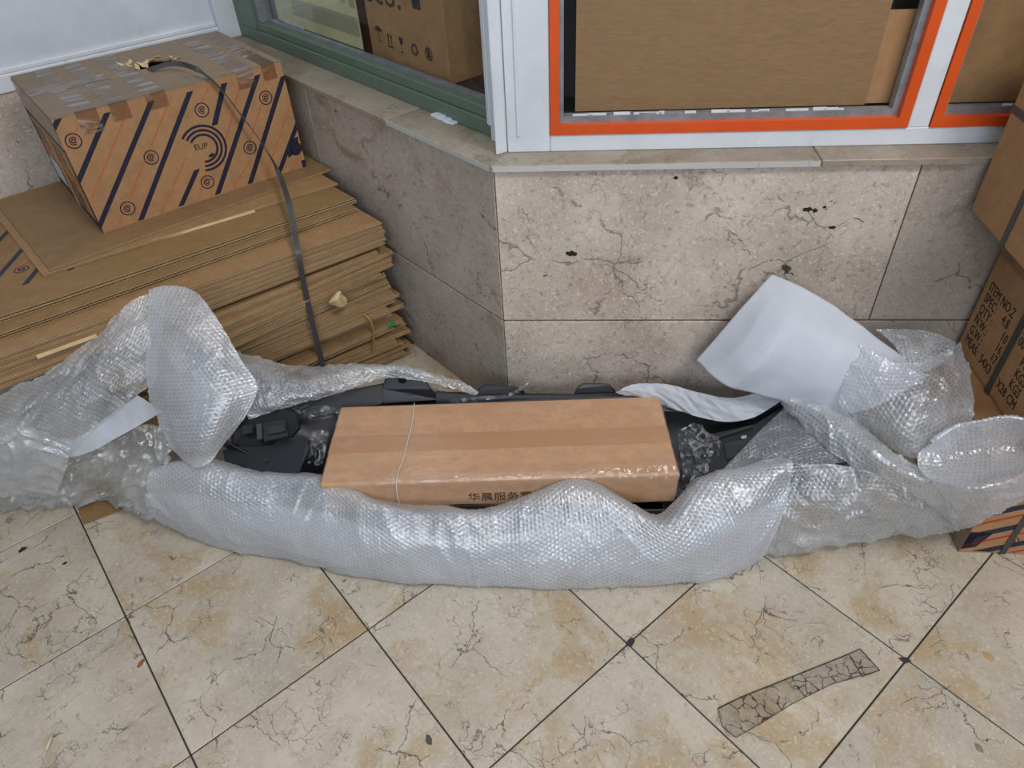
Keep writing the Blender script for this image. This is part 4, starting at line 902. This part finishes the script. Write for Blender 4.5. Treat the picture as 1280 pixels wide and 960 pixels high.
ot = crackle(); q = [P(x_, y_, 0) for x_, y_ in ((897, 886), (905, 880), (925, 872), (960, 858), (1015, 836), (1060, 818), (1075, 811), (1086, 824), (1100, 838), (1040, 855), (990, 880), (950, 905), (920, 922), (908, 920), (903, 908), (895, 902))]
to = MB().prism([(v[0], v[1]) for v in q], .0002, .0006).build('old_tape_strip', ot); tag(to, 'old cracked transparent tape strip stuck on the marble floor', 'tape')
e0 = [P(x_, y_, .001) for x_, y_ in ((897, 886), (925, 872), (1060, 818), (1075, 811), (1100, 838), (1040, 855), (990, 880), (950, 905), (920, 922), (903, 908), (897, 886))]
tube('edge_dirt', e0, .0012, M['dark'], to, n=4, flat=.4)
tube('edge_dirt', [P(1062, 819, .001), P(1078, 846, .001), P(1096, 839, .001)], .001, M['dark'], to, n=4, flat=.4)
def blob(name, px, py, rx, ry, rot, h, mat, label, cat, seed=1, group=None):
    r_ = random.Random(seed); c = P(px, py, 0); n = 18; V = [(0, 0, h)]; Fc = []
    for ring_, (k, zz) in enumerate(((.55, h * .85), (1.0, .0003))):
        for i in range(n):
            a = 6.2832 * i / n; k2 = k * (1 + r_.uniform(-.18, .18)); V.append((rx * k2 * math.cos(a), ry * k2 * math.sin(a), zz))
    for i in range(n): j = (i + 1) % n; Fc += [(0, 1 + i, 1 + j), (1 + i, 1 + n + i, 1 + n + j, 1 + j)]
    o = mesh(name, V, Fc, mat, None, True); o.location = (c[0], c[1], 0); o.rotation_euler = (0, 0, rot); return tag(o, label, cat, group)
gum = plain('trodden_gum', srgb(38, 34, 32), .7)
blob('gum_spot', 28, 687, .011, .007, .9, .0012, gum, 'black trodden gum spot on the floor at the left edge', 'gum', 1)
blob('gum_spot', 81, 704, .006, .004, .7, .001, gum, 'small dark gum speck right of the big gum spot', 'gum', 2)
blob('gum_spot', 176, 829, .010, .005, 1.2, .001, plain('rust_spot', srgb(140, 84, 44), .6), 'rusty brown spot on the tile joint at the left', 'stain', 3)
blob('gum_spot', 536, 925, .006, .010, .3, .0008, plain('grey_gum', srgb(74, 70, 66), .7), 'dark chipped spot near the bottom middle of the floor', 'gum', 4)
blob('joint_chip', 788, 803, .012, .007, .8, .0012, M['grout'], 'dark filled chip where four tiles meet in the middle of the floor', 'chip', 5)
blob('joint_chip', 1131, 825, .011, .006, -.2, .0012, M['grout'], 'dark filled chip where four tiles meet at the right', 'chip', 6)
blob('gum_spot', 1224, 935, .006, .009, .4, .001, M['kraft_grey'], 'greyish dried spot at the bottom right of the floor', 'stain', 7)
blob('gum_spot', 1235, 820, .012, .008, 1.9, .0006, plain('ochre_spot', srgb(166, 138, 98), .5), 'ochre rust stain on the right hand tile', 'stain', 8)
bt0 = P(58, 938, .003); bt1 = P(66, 917, .003)
bo_ = tube('paper_stub', [bt0, (bt0 + bt1) / 2, bt1], .003, plain('stub_paper', srgb(196, 186, 168), .7)); tag(bo_, 'small pale paper stub on the floor at the bottom left', 'litter')
